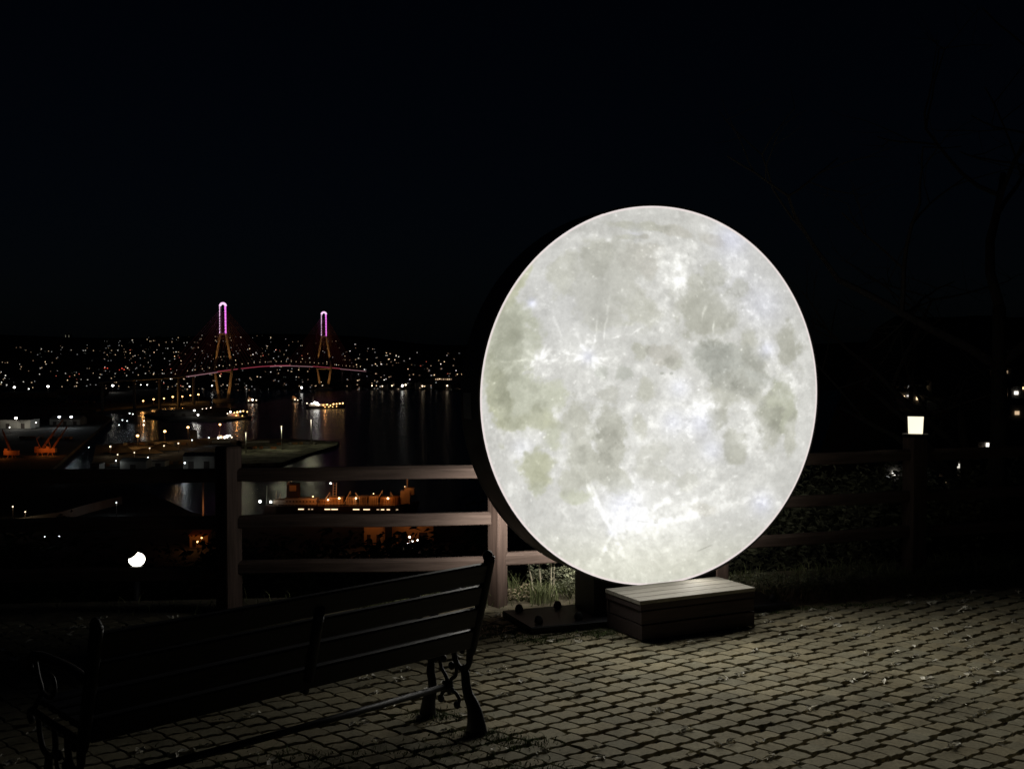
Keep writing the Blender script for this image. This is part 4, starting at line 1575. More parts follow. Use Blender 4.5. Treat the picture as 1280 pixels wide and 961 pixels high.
# ------------------------------------------------------------------ bridge
T1 = at(279, 432, 2335)
T2 = at(405, 432, 2962)
T1 = Vector((T1.x, T1.y, SEA))
T2 = Vector((T2.x, T2.y, SEA))
bv = (T2 - T1)
span = bv.length
bv = bv.normalized()
btv = Vector((bv.y, -bv.x, 0))
bridge = thing('cable_stayed_bridge', 'long cable-stayed bridge with two pink-lit towers crossing the dark harbour', 'bridge', (0, 0, 0))


def tower(T, top):
    deck = {0: -46.0, 1: -53.0}[top]
    H = 81.0
    e = H - 2
    # legs: (lateral offset, z)
    for s in (-1, 1):
        pts = [T + btv * (s * 9) + Vector((0, 0, 2 - 0)), T + btv * (s * 18.5), T + btv * (s * 6.2), T + btv * (s * 6.0)]
        zz = [SEA + 4, deck, 26, H]
        pts = [Vector((q.x, q.y, z)) for q, z in zip(pts, zz)]
        m = MB()
        m.tube(pts, [3.3, 2.8, 2.6, 2.3], 8)
        m.build('tower_leg', M_CONC, bridge)
        m = MB()
        a, b = pts[2] + Vector((0, -3.8, 0)), pts[3] + Vector((0, -3.8, 0))
        for q in range(8):
            p0 = a + (b - a) * (q / 8 + 0.003)
            p1 = a + (b - a) * ((q + 1) / 8 - 0.008)
            m.tube([p0, p1], 1.7 if s > 0 else 0.6, 6)
        m.build('light_line', G_PINK if s > 0 else G_PINKW, bridge)
    m = MB()
    c = [T + btv * (6.0 * math.cos(w)) + Vector((0, 0, H - SEA + 5.5 * math.sin(w))) for w in np.linspace(0, math.pi, 9)]
    m.tube(c, 2.4, 8)
    m.build('tower_crown', G_PINKW, bridge)
    m = MB()
    for z, wd in ((26, 6.2), (deck - 4, 18)):
        m.tube([T + btv * -wd + Vector((0, 0, z - SEA)), T + btv * wd + Vector((0, 0, z - SEA))], 2.6, 6)
    m.build('cross_beam', M_CONC, bridge)
    m = MB()
    m.lathe([(22, -3), (22, 5), (20, 7)], 16, (T.x, T.y, SEA))
    m.build('pier_footing', M_CONC, bridge)
    # floodlights of the tower legs, standing on the footing and on the deck
    for s in (-1, 1):
        fl = bpy.data.lights.new('leg_floodlight', 'SPOT')
        fl.energy = 0.45e5
        fl.color = (1, 0.42, 0.11)
        fl.spot_size = math.radians(50)
        fl.spot_blend = 0.6
        fl.shadow_soft_size = 1.0
        o = bpy.data.objects.new('leg_floodlight', fl)
        COL.objects.link(o)
        p0 = T + btv * (s * 26) + bv * -34
        p0.z = deck + 4
        tg = T + btv * (s * 11)
        tg.z = 2
        o.location = p0
        o.rotation_euler = (tg - p0).to_track_quat('-Z', 'Y').to_euler()
        o.parent = bridge
        fl2 = fl.copy()
        fl2.energy = 0.28e5
        o2 = bpy.data.objects.new('leg_floodlight', fl2)
        COL.objects.link(o2)
        p0 = T + btv * (s * 20) + bv * -40
        p0.z = SEA + 8
        tg = T + btv * (s * 14)
        tg.z = SEA + 36
        o2.location = p0
        o2.rotation_euler = (tg - p0).to_track_quat('-Z', 'Y').to_euler()
        o2.parent = bridge


tower(T1, 0)
tower(T2, 1)


def deck_pt(s):
    """point on the deck axis; s = metres from the nearer tower"""
    p = T1 + bv * s
    z = float(np.interp(s, [-420, -381, -206, 0, span * .25, span * .42, span * .55, span * .75, span, span + 334, span + 900], [-60, -57, -54.5, -47.0, -43.2, -42.8, -43.8, -47.5, -54, -70, -100]))
    if s < -200:
        p = p - btv * ((-200 - s) ** 2 / 900.0)
    return Vector((p.x, p.y, z))


ss = list(np.linspace(-420, span + 620, 60))
m = MB()
vs_, fs_ = [], []
for s in ss:
    p = deck_pt(s)
    for o_, z_ in ((-13, 1.2), (-13, -1.0), (-6, -2.6), (6, -2.6), (13, -1.0), (13, 1.2), (12.4, 0.2), (-12.4, 0.2)):
        vs_.append(p + btv * o_ + Vector((0, 0, z_)))
for i in range(len(ss) - 1):
    for k in range(8):
        fs_.append((i * 8 + k, i * 8 + (k + 1) % 8, (i + 1) * 8 + (k + 1) % 8, (i + 1) * 8 + k))
m.add(vs_, fs_)
m.build('deck', M_CONC, bridge)
for a, b, mat in ((-200, -60, G_DECKPALE), (-60, 40, G_DECKRED), (60, span * 0.55, G_DECKRED), (span * 0.35, span * 0.8, G_DECKPALE), (span * 0.8, span + 90, G_DECKRED), (span + 90, span + 330, G_DECKPALE)):
    m = MB()
    pts = [deck_pt(s) + btv * 13.6 + Vector((0, 0, -0.2 if mat is G_DECKRED else -1.3)) for s in np.linspace(a, b, 14)]
    m.tube(pts, 0.65, 6)
    m.build('light_line', mat, bridge)
# lamps along the deck
for s in np.linspace(-190, span + 250, 34):
    m = MB()
    p = deck_pt(s) + btv * 11
    m.tube([p, p + Vector((0, 0, 9))], 0.18, 5)
    m.ball(p + Vector((0, 0, 9.2)), 0.8, 8, 5, mi=1)
    m.build('deck_lamp', [M_POLE, WIN[4]], bridge)
# approach piers
for s in list(np.linspace(-400, -140, 5)) + list(np.linspace(span + 150, span + 560, 6)):
    m = MB()
    p = deck_pt(s)
    m.tube([(p.x, p.y, SEA - 3), (p.x, p.y, p.z - 2)], 2.6, 8)
    m.build('bridge_pier', M_CONC, bridge)
# stay cables
for T, s0 in ((T1, 0), (T2, span)):
    for side in (-1, 1):
        for k in range(11):
            for dr in (-1, 1):
                a = T + btv * (side * 6)
                a.z = 74 - 3.6 * k
                b = deck_pt(s0 + dr * (250 - 20 * k)) + btv * (side * 12)
                m = MB()
                m.tube([a, b], 0.5, 5, cap=False)
                m.build('cable', G_CABLE, bridge)

# ------------------------------------------------------------------ harbour lamps
GM = {'w': G_WHITE, 'c': G_COOL, 'a': G_AMBER, 's': G_SOFT}
NM = {'w': 'white', 'c': 'cool white', 'a': 'amber', 's': 'pale warm'}
LAMPS = [
    # px, py, kind, apparent size px, height m, light power, where
    (18, 484, 'w', 4.2, 16, 9000, 'brightest at the left edge of the far terminal'), (60, 483, 'w', 4.2, 16, 9000, 'second bright mast from the left of the far terminal'),
    (141, 482, 'w', 4.2, 16, 9000, 'third bright mast of the far terminal'), (36, 486, 'w', 1.8, 12, 0, 'small one between two bright masts of the far terminal'),
    (167, 482, 'w', 1.8, 12, 0, 'left end of the row on the far waterfront'), (176, 481, 'w', 1.7, 12, 0, 'second of the row on the far waterfront'),
    (184, 481, 'w', 1.9, 12, 0, 'third of the row on the far waterfront'), (199, 481, 'w', 1.8, 12, 0, 'fourth of the row on the far waterfront'),
    (237, 483, 'w', 2.0, 12, 0, 'white one just left of the nearer bridge tower'), (265, 482, 'w', 2.4, 12, 0, 'at the foot of the nearer bridge tower'),
    (179, 501, 'a', 3.0, 14, 5000, 'leftmost of the amber row on the terminal edge'), (192, 499, 'a', 3.2, 14, 5000, 'second of the amber row on the terminal edge'),
    (205, 498, 'a', 2.8, 14, 5000, 'third of the amber row on the terminal edge'), (216, 496, 'a', 3.4, 14, 5000, 'fourth of the amber row on the terminal edge'),
    (228, 495.5, 'a', 2.6, 14, 4000, 'fifth of the amber row on the terminal edge'), (238, 494, 'a', 2.4, 14, 3000, 'sixth of the amber row on the terminal edge'),
    (248, 493, 'a', 3.2, 14, 4000, 'rightmost of the amber row on the terminal edge'),
    (243, 513, 'w', 3.4, 10, 2500, 'bright left end of the moored boat row'), (247.5, 518.5, 'w', 3.4, 9, 2500, 'bright one below the moored boat row'),
    (253, 511, 's', 1.6, 9, 0, 'small one beside the moored boat row'), (258, 510.5, 's', 1.7, 9, 0, 'small one right along the moored boat row'), (263.5, 509.5, 's', 1.9, 9, 0, 'right end of the moored boat row'),
    (162, 516.5, 'c', 2.0, 10, 0, 'left of a pair on the dark islet shore'), (166, 517.5, 'c', 2.0, 10, 0, 'right of a pair on the dark islet shore'),
    (153, 525, 'c', 1.7, 9, 0, 'upper left of the inlet lamps'), (159, 526, 'c', 1.7, 9, 0, 'upper middle of the inlet lamps'), (180, 526, 'c', 1.9, 9, 0, 'upper right of the inlet lamps'),
    (179.5, 531, 'c', 2.2, 9, 700, 'bright one at the inlet mouth'), (149, 531, 'c', 1.7, 9, 0, 'lower left of the inlet lamps'),
    (172, 544.5, 'a', 5.0, 13, 6500, 'big amber one beside the sand heaps'), (206, 539, 'a', 5.0, 13, 6500, 'big amber one above the sand heaps'),
    (235, 534, 'a', 4.6, 13, 6500, 'big amber one right of the sand heaps'), (275, 530.5, 'a', 4.0, 13, 5000, 'big amber one left of the pier'),
    (138, 558, 's', 3.2, 10, 2200, 'leftmost of the pale yard row'), (147, 568, 's', 2.2, 9, 1200, 'low one left of the long shed'), (168, 565.5, 's', 2.0, 9, 1500, 'just under the left sand heap'),
    (187, 560, 's', 2.2, 9, 1500, 'between the two sand heaps'), (205, 557, 's', 2.2, 9, 1500, 'on the right sand heap'), (223, 554, 's', 2.6, 9, 1500, 'at the right end of the sand heaps'),
    (240, 550, 'c', 2.0, 9, 700, 'cool one near the round tank'), (261, 547, 'c', 2.0, 9, 700, 'cool one left of the pier lamps'), (145, 575.5, 'c', 2.0, 8, 900, 'low cool one before the long shed'),
    (185, 571.5, 'c', 2.0, 8, 900, 'cool one above the long shed roof'), (231, 578.5, 'c', 3.0, 7, 1300, 'cool one on the gable end of the pale shed'), (253, 572, 's', 2.0, 8, 1200, 'small one on the right pale shed'),
    (20, 522.5, 'w', 5.0, 15, 16000, 'strong floodlight before the white warehouse'), (74, 521, 'c', 4.4, 15, 9000, 'cool floodlight left of the leaning crane jib'), (89, 521, 'c', 4.6, 15, 9000, 'cool floodlight right of the leaning crane jib'),
    (45, 528, 'w', 1.8, 9, 1200, 'small one right of the white warehouse'), (12, 534, 'w', 1.8, 9, 1200, 'small one under the white warehouse'), (111, 559, 'c', 1.7, 9, 0, 'single cool one right of the cranes'),
    (16, 633, 's', 2.6, 9, 700, 'first on the road by the lit wall'), (31.5, 639.5, 's', 2.4, 9, 700, 'second on the road by the lit wall'), (145.5, 628, 'c', 2.0, 9, 500, 'at the right end of the lit wall'),
    (75, 597, 'c', 1.7, 6, 0, 'lone cool one on the dark quay'), (56, 670.5, 'c', 1.7, 6, 0, 'left of two low lamps in the dark quarter'), (74, 670, 'c', 2.0, 6, 0, 'right of two low lamps in the dark quarter'),
]
for (px, py, k, sz, hgt, pw_, where) in LAMPS:
    d = (CAMZ - LANDZ - hgt) * FPX / (py - HPX)
    p = at(px, py, d)
    r = sz * 0.37 * d / FPX
    t = thing('harbour_lamp', f'{NM[k]} harbour lamp, {where}', 'lamp', (p.x, p.y, LANDZ), 0, 'harbour lamps')
    m = MB()
    m.tube([(0, 0, -1), (0, 0, p.z - LANDZ)], [0.20, 0.12], 6)
    m.build('pole', M_ROOF, t)
    m = MB()
    m.ball((0, -0.05, p.z - LANDZ), r, 10, 6, sq=(1, 1, 0.75))
    m.build('lamp_head', GM[k], t)
    if pw_:
        cc = {'w': (1, .95, .85), 'c': (.85, .95, 1), 'a': (1, .45, .12), 's': (1, .72, .42)}[k]
        lamp_light('lamp_light', t, (0, -r - 1.0, p.z - LANDZ - 0.5), pw_ * (0.95 if k == 'a' else 0.45), cc, 0.5)

# tall lamp masts on the pier
for k, (px, pt, pb, lab) in enumerate(((307.5, 541, 566, 'shortest lamp mast at the left root of the pier'), (352, 533, 562, 'middle lamp mast on the concrete pier'), (389, 525, 556, 'tallest lamp mast towards the pier tip'))):
    b = at_z(px, pb, LANDZ)
    tpt = at(px, pt, b.y)
    hgt = tpt.z - LANDZ
    t = thing('lamp_mast', lab, 'lamp', (b.x, b.y, LANDZ), 0, 'lamp masts on the pier')
    m = MB()
    m.tube([(0, 0, -0.5), (0, 0, hgt)], [0.5, 0.32], 8)
    m.build('pole', M_POLE, t)
    m = MB()
    m.box((0, 0, hgt + 0.25), (1.8, 1.4, 0.5))
    m.build('lamp_head', WIN[5], t)
    lamp_light('lamp_light', t, (0.0, -2.2, hgt - 0.8), (2400, 4200, 3200)[k], (1, 0.95, 0.62), 0.8)

# pier furniture: low sheds
for k, (px, py, w, dp, h, lab) in enumerate(((276, 553, 20, 12, 3.2, 'low flat shed behind the left fence post'), (322, 553, 26, 10, 2.2, 'low flat shed at the root of the pier'))):
    p = at_z(px, py, LANDZ)
    t = thing('pier_shed', lab, 'shed', (p.x, p.y, LANDZ), 0.25)
    m = MB()
    m.box((0, 0, h / 2 - .2), (w, dp, h))
    m.build('wall', M_PALEWALL, t)
    m = MB()
    m.box((0, 0, h - .02), (w + 1, dp + 1, 0.3))
    m.build('roof', M_PIER, t)

# sheds and warehouses
SHEDS = [  # px left, px right, base py, top py, depth m, roof, label
    (0, 38, 535.4, 525, 30, 'flat', 'white floodlit warehouse at the left edge', M_PALEWALL), (62, 100, 531, 524, 26, 'gable', 'dim pale warehouse behind the leaning crane', M_PALEWALL), (150, 182, 586, 577, 18, 'gable', 'long low shed with pale roof in the yard', M_PALEWALL),
    (189, 206, 583, 576.5, 14, 'flat', 'small square shed right of the long low shed', M_PALEWALL), (229, 268, 586, 570, 18, 'gable', 'pale gabled shed with a lamp on its end', M_PALEWALL), (113, 124, 588, 580, 14, 'flat', 'small pale shed at the left end of the yard', M_PALEWALL),
    (0, 62, 497, 491, 40, 'flat', 'long low terminal hall beside the far-left masts', M_HOUSE), (70, 128, 494, 487, 40, 'flat', 'long low terminal hall left of the third mast', M_HOUSE), (196, 250, 520, 515, 20, 'gable', 'dim low shed on the islet below the amber row', M_HOUSE),
]
for (xl, xr, pb, pt, dp, roof, lab, mat) in SHEDS:
    a = at_z(xl, pb, LANDZ)
    b = at_z(xr, pb, LANDZ)
    w = b.x - a.x
    h = (pb - pt) * a.y / FPX
    t = thing('warehouse', lab, 'warehouse', ((a.x + b.x) / 2, a.y + dp / 2, LANDZ), 0)
    m = MB()
    m.box((0, 0, h / 2 - .2), (w, dp, h + .4))
    m.build('wall', mat, t)
    m = MB()
    if roof == 'gable':
        g = dp * .16
        m.add([(-w / 2 - .5, -dp / 2 - .5, h + .02), (w / 2 + .5, -dp / 2 - .5, h + .02), (w / 2 + .5, dp / 2 + .5, h + .02), (-w / 2 - .5, dp / 2 + .5, h + .02), (-w / 2 - .5, 0, h + g), (w / 2 + .5, 0, h + g)],
              [(0, 3, 2, 1), (0, 1, 5, 4), (2, 3, 4, 5), (0, 4, 3), (1, 2, 5)])
    else:
        m.box((0, 0, h + .3), (w + .8, dp + .8, .55))
    m.build('roof', M_ROOF if roof == 'flat' else M_PALEWALL, t)
    nd = max(1, int(w / 14))
    for q in range(nd):
        m = MB()
        m.box((-w / 2 + w * (q + .5) / nd, -dp / 2 - .06, h * .3), (min(5, w / nd * .5), 0.2, h * .6))
        m.build('door', M_ROOF, t)

# tarpaulin-covered sand heaps lit amber
for k, (px, py, w, h, lab) in enumerate(((150, 565, 22, 7.5, 'amber-lit sand heap at the left of the yard'), (182, 566, 26, 5.0, 'flat amber-lit sand heap in the middle of the yard'), (204, 562, 30, 6.5, 'long amber-lit sand heap at the right of the yard'))):
    p = at_z(px, py, LANDZ)
    m = MB()
    vs_, fs_ = [], []
    n = 18
    for j in range(7):
        t_ = j / 6
        for i in range(n):
            a = 2 * math.pi * i / n
            q = 1 + 0.12 * math.sin(3 * a + k) + 0.06 * math.sin(7 * a)
            vs_.append((w * .62 * q * (1 - t_) * math.cos(a), 9 * q * (1 - t_) * math.sin(a), h * math.sin(t_ * math.pi / 2) * (1 + .1 * math.sin(a * 2)) - 0.2))
    for j in range(6):
        for i in range(n):
            fs_.append((j * n + i, j * n + (i + 1) % n, (j + 1) * n + (i + 1) % n, (j + 1) * n + i))
    m.add(vs_, fs_, 0, True)
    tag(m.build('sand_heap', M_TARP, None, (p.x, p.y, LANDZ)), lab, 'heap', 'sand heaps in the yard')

# round storage tank
p = at_z(242, 549, LANDZ)
t = thing('storage_tank', 'round pale storage tank standing above the yard sheds', 'tank', (p.x, p.y, LANDZ))
m = MB()
m.lathe([(4.2, 0), (4.2, 10), (0.2, 11.5)], 20)
m.build('tank_wall', M_HOUSE, t)
m = MB()
m.tube([(4.3 * math.cos(a), 4.3 * math.sin(a), 10.6) for a in np.linspace(0, 6.2, 20)], 0.12, 5)
m.build('railing', M_POLE, t)


# shipping containers standing about the quays
def container(where, group, px, py, rz, tier, mat):
    p = at_z(px, py, LANDZ)
    t = thing('shipping_container', where, 'container', (p.x, p.y, LANDZ + 2.6 * tier), rz, group)
    m = MB()
    m.box((0, 0, 1.27), (5.9, 2.3, 2.5))
    for q in range(12):
        m.box((-2.7 + q * 0.49, -1.17, 1.27), (0.2, 0.09, 2.3))
    m.build('body', mat, t)
    m = MB()
    for sx in (-2.97, 2.97):
        for sy in (-1.15, 1.15):
            m.box((sx, sy, 1.28), (0.16, 0.16, 2.56))
    m.build('corner_frame', M_ROOF, t)
    return t


rc = random.Random(44)
ROWS = [(126, 160, 583, 6, 'container in the low row at the left of the yard'), (206, 228, 580, 4, 'container between the small shed and the gabled shed'), (150, 232, 556, 8, 'container in the row behind the sand heaps'),
        (300, 345, 561, 6, 'container parked along the left part of the pier'), (346, 400, 555.5, 6, 'container parked along the outer pier'), (20, 95, 548, 8, 'container in the dark row behind the cranes'), (70, 140, 503, 8, 'container on the far terminal edge')]
for (x0, x1, py, n, where) in ROWS:
    for q in range(n):
        px = x0 + (x1 - x0) * (q + rc.uniform(0.2, 0.8)) / n
        container(where, 'containers: ' + where, px, py + rc.uniform(-.5, .5), rc.choice([0.05, 0.1, 1.45]), 0, rc.choice([M_CRANE, M_HOUSE, M_PALEWALL, M_TARP, M_HULL]))


# luffing cranes at the left, lit amber from below
def jib_crane(px0, py0, px1, py1, body_w, lab):
    b = at_z(px0, py0 + 6, LANDZ)
    root = at(px0, py0, b.y)
    tip = at(px1, py1, b.y + 4)
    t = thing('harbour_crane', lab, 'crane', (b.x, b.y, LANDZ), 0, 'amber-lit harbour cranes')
    R = root - Vector((b.x, b.y, LANDZ))
    T = tip - Vector((b.x, b.y, LANDZ))
    for sx in (-3, 3):
        for sy in (-3, 3):
            m = MB()
            m.tube([(sx, sy, -.5), (sx * .6, sy * .6, R.z * .6)], 0.5, 6)
            m.build('leg', M_CRANE, t)
    m = MB()
    m.box((0.5, 0, R.z * .6 + 2.2), (body_w, 5, 4.4))
    m.box((-body_w * .3, -1, R.z * .6 + 5.4), (3, 3, 2))
    m.build('machine_house', M_CRANE, t)
    m = MB()
    dv = T - R
    ch = []
    for sx, sz in ((-1, -1), (1, -1), (1, 1), (-1, 1)):
        o_ = Vector((sx * 0.9, sz * 0.9, 0))
        o2_ = Vector((sx * 0.35, sz * 0.35, 0))
        m.tube([R + o_, T + o2_], 0.22, 5)
        ch.append((R + o_, T + o2_))
    n = 14
    for q in range(n):
        for c_ in range(4):
            p0 = ch[c_][0].lerp(ch[c_][1], q / n)
            p1 = ch[(c_ + 1) % 4][0].lerp(ch[(c_ + 1) % 4][1], (q + 1) / n)
            m.tube([p0, p1], 0.12, 4, cap=False)
    m.build('jib', M_CRANE, t)
    m = MB()
    apex = Vector((-body_w * .35, 0, R.z + 12))
    m.tube([(0, 0, R.z * .6 + 4), apex], 0.35, 5)
    m.tube([apex, R.lerp(T, .92)], 0.10, 4)
    m.tube([T, T - Vector((0, 0, 12))], 0.08, 4)
    m.build('stay', M_CRANE, t)
    fl = bpy.data.lights.new('crane_floodlight', 'POINT')
    fl.energy = 900
    fl.color = (1, 0.30, 0.06)
    fl.shadow_soft_size = 0.6
    o = bpy.data.objects.new('crane_floodlight', fl)
    COL.objects.link(o)
    o.parent = t
    o.location = (R.x + 4 * (1 if T.x > R.x else -1), -9, R.z * .8 + 3)


jib_crane(51, 563, 79, 524, 12, 'amber-lit crane with its lattice jib leaning up to the right')
jib_crane(14, 566, 3, 537, 14, 'amber-lit crane at the left edge with short upright jib')
jib_crane(64, 563, 84, 533, 9, 'dimmer amber crane behind the right-leaning jib')

# gantry cranes with red beacons, far away
for k, (px, lab) in enumerate(((133, 'left of two distant gantry cranes with red beacons'), (151, 'right of two distant gantry cranes with red beacons'))):
    b = at_z(px, 477.5, LANDZ)
    t = thing('gantry_crane', lab, 'crane', (b.x, b.y, LANDZ), 0.3, 'distant gantry cranes')
    H = (477.5 - 461) * b.y / FPX
    for sx in (-10, 10):
        for sy in (-8, 8):
            m = MB()
            m.tube([(sx, sy, -.5), (sx, sy, H)], 0.9, 5)
            m.build('leg', M_HOUSE, t)
    m = MB()
    m.tube([(0, -8, H * .95), (0, -8, H + 16)], 0.7, 5)
    m.build('mast', M_HOUSE, t)
    m = MB()
    m.box((0, -10, H - 2), (5, 70, 3))
    m.build('boom', M_HOUSE, t)
    m = MB()
    for q in (-10, -3, 5, 11):
        m.ball((q, -46, H + rh.uniform(-3, 4)), 1.7, 8, 5)
    m.build('beacon', G_REDLAMP, t)

# lit retaining wall beside the lower road
m = MB()
pts = [(8, 655, 650), (40, 655, 645), (75, 652, 640), (110, 641, 630), (152, 630, 620)]
vs_ = []
for (px, pb, pt) in pts:
    b = at_z(px, pb, LANDZ)
    z = at(px, pt, b.y).z
    vs_ += [(b.x, b.y, LANDZ - 1), (b.x, b.y, z), (b.x, b.y + 1.5, z), (b.x, b.y + 1.5, LANDZ - 1)]
fs_ = []
for q in range(len(pts) - 1):
    for k in range(4):
        fs_.append((q * 4 + k, q * 4 + (k + 1) % 4, (q + 1) * 4 + (k + 1) % 4, (q + 1) * 4 + k))
fs_ += [(3, 2, 1, 0), (16, 17, 18, 19)]
m.add(vs_, fs_)
tag(m.build('retaining_wall', M_PALEWALL), 'long dim brownish retaining wall beside the lower quay road', 'wall')

# amber lit mast behind the left fence post
b = at_z(254, 648, LANDZ)
t = thing('lit_mast', 'thin amber-lit mast standing left of the leftmost fence post', 'mast', (b.x, b.y, LANDZ))
hm = (648 - 601) * b.y / FPX
m = MB()
m.tube([(0, 0, -1), (0, 0, hm)], [0.55, 0.45], 8)
m.build('pole', M_DECKHOUSE, t)
m = MB()
for q in range(8):
    m.tube([(-.9, 0, hm * (q + .5) / 8), (.9, 0, hm * (q + .5) / 8)], 0.08, 4)
m.build('rung', M_DECKHOUSE, t)
lamp_light('mast_light', t, (1.5, -8, 6), 900, (1, .35, .12), 0.4)


# ------------------------------------------------------------------ ships
def hull_mesh(L, B, H, bow=0.18, stern=0.08, sheer=1.2, n=24):
    vs, fs = [], []
    for i in range(n + 1):
        t = i / n
        if t < stern:
            wv = 0.75 + 0.25 * t / stern
        elif t > 1 - bow:
            q = (t - (1 - bow)) / bow
            wv = max(0.02, 1 - q ** 1.8)
        else:
            wv = 1.0
        top = H + sheer * max(0, (t - .7) / .3) ** 2
        x = -L / 2 + L * t
        fl = 1.0 + (2.5 * max(0, (t - .85) / .15) if t > .85 else 0)
        for (yy, zz, xx) in ((-B / 2 * wv, top, fl), (-B / 2 * wv * .94, 0.4, 0), (-B / 2 * wv * .7, -2.5, 0), (B / 2 * wv * .7, -2.5, 0), (B / 2 * wv * .94, 0.4, 0), (B / 2 * wv, top, fl)):
            vs.append((x + xx, yy, zz))
    for i in range(n):
        for k in range(6):
            fs.append((i * 6 + k, i * 6 + (k + 1) % 6, (i + 1) * 6 + (k + 1) % 6, (i + 1) * 6 + k))
    fs += [tuple(range(6))[::-1], tuple(range(n * 6, n * 6 + 6))]
    m = MB()
    m.add(vs, fs)
    return m


# the orange-lit ship below the top rail
pl = at_z(331, 643, SEA)
D = pl.y
L = (519 - 331) * D / FPX
sx0 = at(425, 640, D)
ship = thing('cargo_ship', 'long cargo ship lit orange along its deck, seen between the fence rails', 'ship', (sx0.x, D, SEA), math.radians(-2))
SC = D / FPX
HH = (642 - 629.5) * SC
hull_mesh(L, 16, HH, sheer=2.5).build('hull', M_HULL, ship)


def SX(px):
    return (px - 425) * SC


def SZ(py):
    return (643 - py) * SC


def sbox(name, x0, x1, y0, y1, dep, mat, yoff=0.0, par=None):
    m = MB()
    m.box((SX((x0 + x1) / 2), yoff, (SZ(y0) + SZ(y1)) / 2), ((x1 - x0) * SC, dep, abs(SZ(y0) - SZ(y1))))
    return m.build(name, mat, par or ship)


hs = sbox('deckhouse', 357, 397, 629.4, 622, 10, M_DECKHOUSE)
for q in range(9):
    m = MB()
    m.box((SX(360 + q * 4.2), -5.06, SZ(625.5)), (0.9, 0.14, 0.9))
    m.build('window', M_HULL, hs)
fn = sbox('funnel', 359, 373, 621.8, 604.5, 7, M_HULL, 1.0)
m = MB()
m.box((SX(366.5), -2.55, SZ(609.5)), (8.5 * SC, 0.2, 7 * SC))
m.build('funnel_panel', M_TARP, fn)
sbox('wheelhouse', 343, 357, 629.4, 624, 8, M_DECKHOUSE)
for (x0, x1, y0, y1) in ((400, 412, 629.4, 623), (412.6, 430, 629.4, 620.5), (434, 447, 629.4, 619.5), (451, 460, 629.4, 618), (463, 474, 629.4, 617.5), (477, 488, 629.4, 620), (489, 500, 629.4, 618.5)):
    db = sbox('deck_block', x0, x1, y0, y1 + random.uniform(-0.6, 1.6), random.uniform(7, 10), random.choice([M_DECKHOUSE, M_TARP, M_DECKHOUSE, M_CRANE]), random.uniform(-.8, .8))
    m = MB()
    for q in range(4):
        xx = SX(x0 + (x1 - x0) * (q + .5) / 4)
        m.box((xx, -5.3, (SZ(629.4) + SZ(y1 + 1)) / 2), (0.22, 0.5, SZ(y1 + 1) - SZ(629.4)))
    m.build('stiffener', M_HULL, db)
for (xa, ya, xb, yb) in ((404, 629, 414, 614), (431, 629, 440, 612), (455, 629, 446, 614), (470, 629, 480, 611), (498, 629, 490, 613), (349, 624, 352, 616), (360, 604.5, 363, 600)):
    m = MB()
    m.tube([(SX(xa), -4, SZ(ya)), (SX(xb), -4.5, SZ(yb))], [0.32, 0.18], 6)
    m.tube([(SX(xb), -4.5, SZ(yb)), (SX(xb), -4.5, SZ(yb + 5))], 0.07, 4)
    m.build('derrick', M_DECKHOUSE, ship)
m = MB()
for q in range(36):
    px = 345 + q * 4.3
    m.tube([(SX(px), -7.9, SZ(630)), (SX(px), -7.9, SZ(626.5))], 0.09, 4)
m.tube([(SX(345), -7.9, SZ(626.5)), (SX(496), -7.9, SZ(626.5))], 0.10, 4)
m.tube([(SX(345), -7.9, SZ(628.2)), (SX(496), -7.9, SZ(628.2))], 0.08, 4)
m.build('railing', M_DECKHOUSE, ship)
bw_ = sbox('bow_house', 502, 514, 629.0, 612, 8, M_DECKHOUSE)
sbox('bow_cabin', 507, 519, 617, 608.5, 6, M_DECKHOUSE)
for (px, y0, y1, r_) in ((510, 612, 596.5, 0.45), (416, 629, 603, 0.25), (420, 629, 603, 0.25), (332, 630, 607, 0.3), (344, 629, 613, 0.25)):
    m = MB()
    m.tube([(SX(px), 0, SZ(y0)), (SX(px) + (0.4 if r_ < .4 else 0), 0, SZ(y1))], r_, 6)
    if px == 416:
        for q in range(7):
            m.tube([(SX(416) + .2, 0, SZ(606 + q * 3.2)), (SX(420) + .2, 0, SZ(606 + q * 3.2))], 0.12, 4)
    m.build('mast', M_DECKHOUSE if px != 332 else M_POLE, ship)
for q, (px, w_) in enumerate(((379, 7), (389, 2), (393, 2), (412, 7), (421, 8), (448, 8), (461, 8), (475, 3), (481, 4), (488, 4), (499, 2.5))):
    m = MB()
    yo = -8.05
    m.box((SX(px), yo, SZ(634.3)), (w_ * SC, 0.3, 1.1 * SC))
    m.build('freeing_port', WIN[3] if w_ > 3 else WIN[4], ship)
for q, (px, py, sz, pw_, c_) in enumerate(((326.5, 625.5, 3.4, 900, 0), (340, 626, 3.0, 800, 0), (412, 623, 2.2, 2600, 1), (426, 621, 2.6, 3000, 1), (447, 621, 2.4, 3000, 1), (487, 621, 2.6, 3000, 1), (393, 619, 1.6, 2600, 1), (469, 615, 1.2, 2400, 1), (508, 606, 1.0, 1600, 1), (415.5, 602.5, 2.2, 500, 0), (366, 600, 0.9, 900, 1))):
    m = MB()
    m.ball((SX(px), -5.6, SZ(py)), sz * .5 * SC, 8, 6)
    lo = m.build('deck_light', G_DECK if c_ else G_WHITE, ship)
    lamp_light('lamp_light', ship, (SX(px), -9.5, SZ(py) + 1.5), pw_ * 0.24, (1, 0.30, 0.06) if c_ else (1, .93, .8), 0.4)


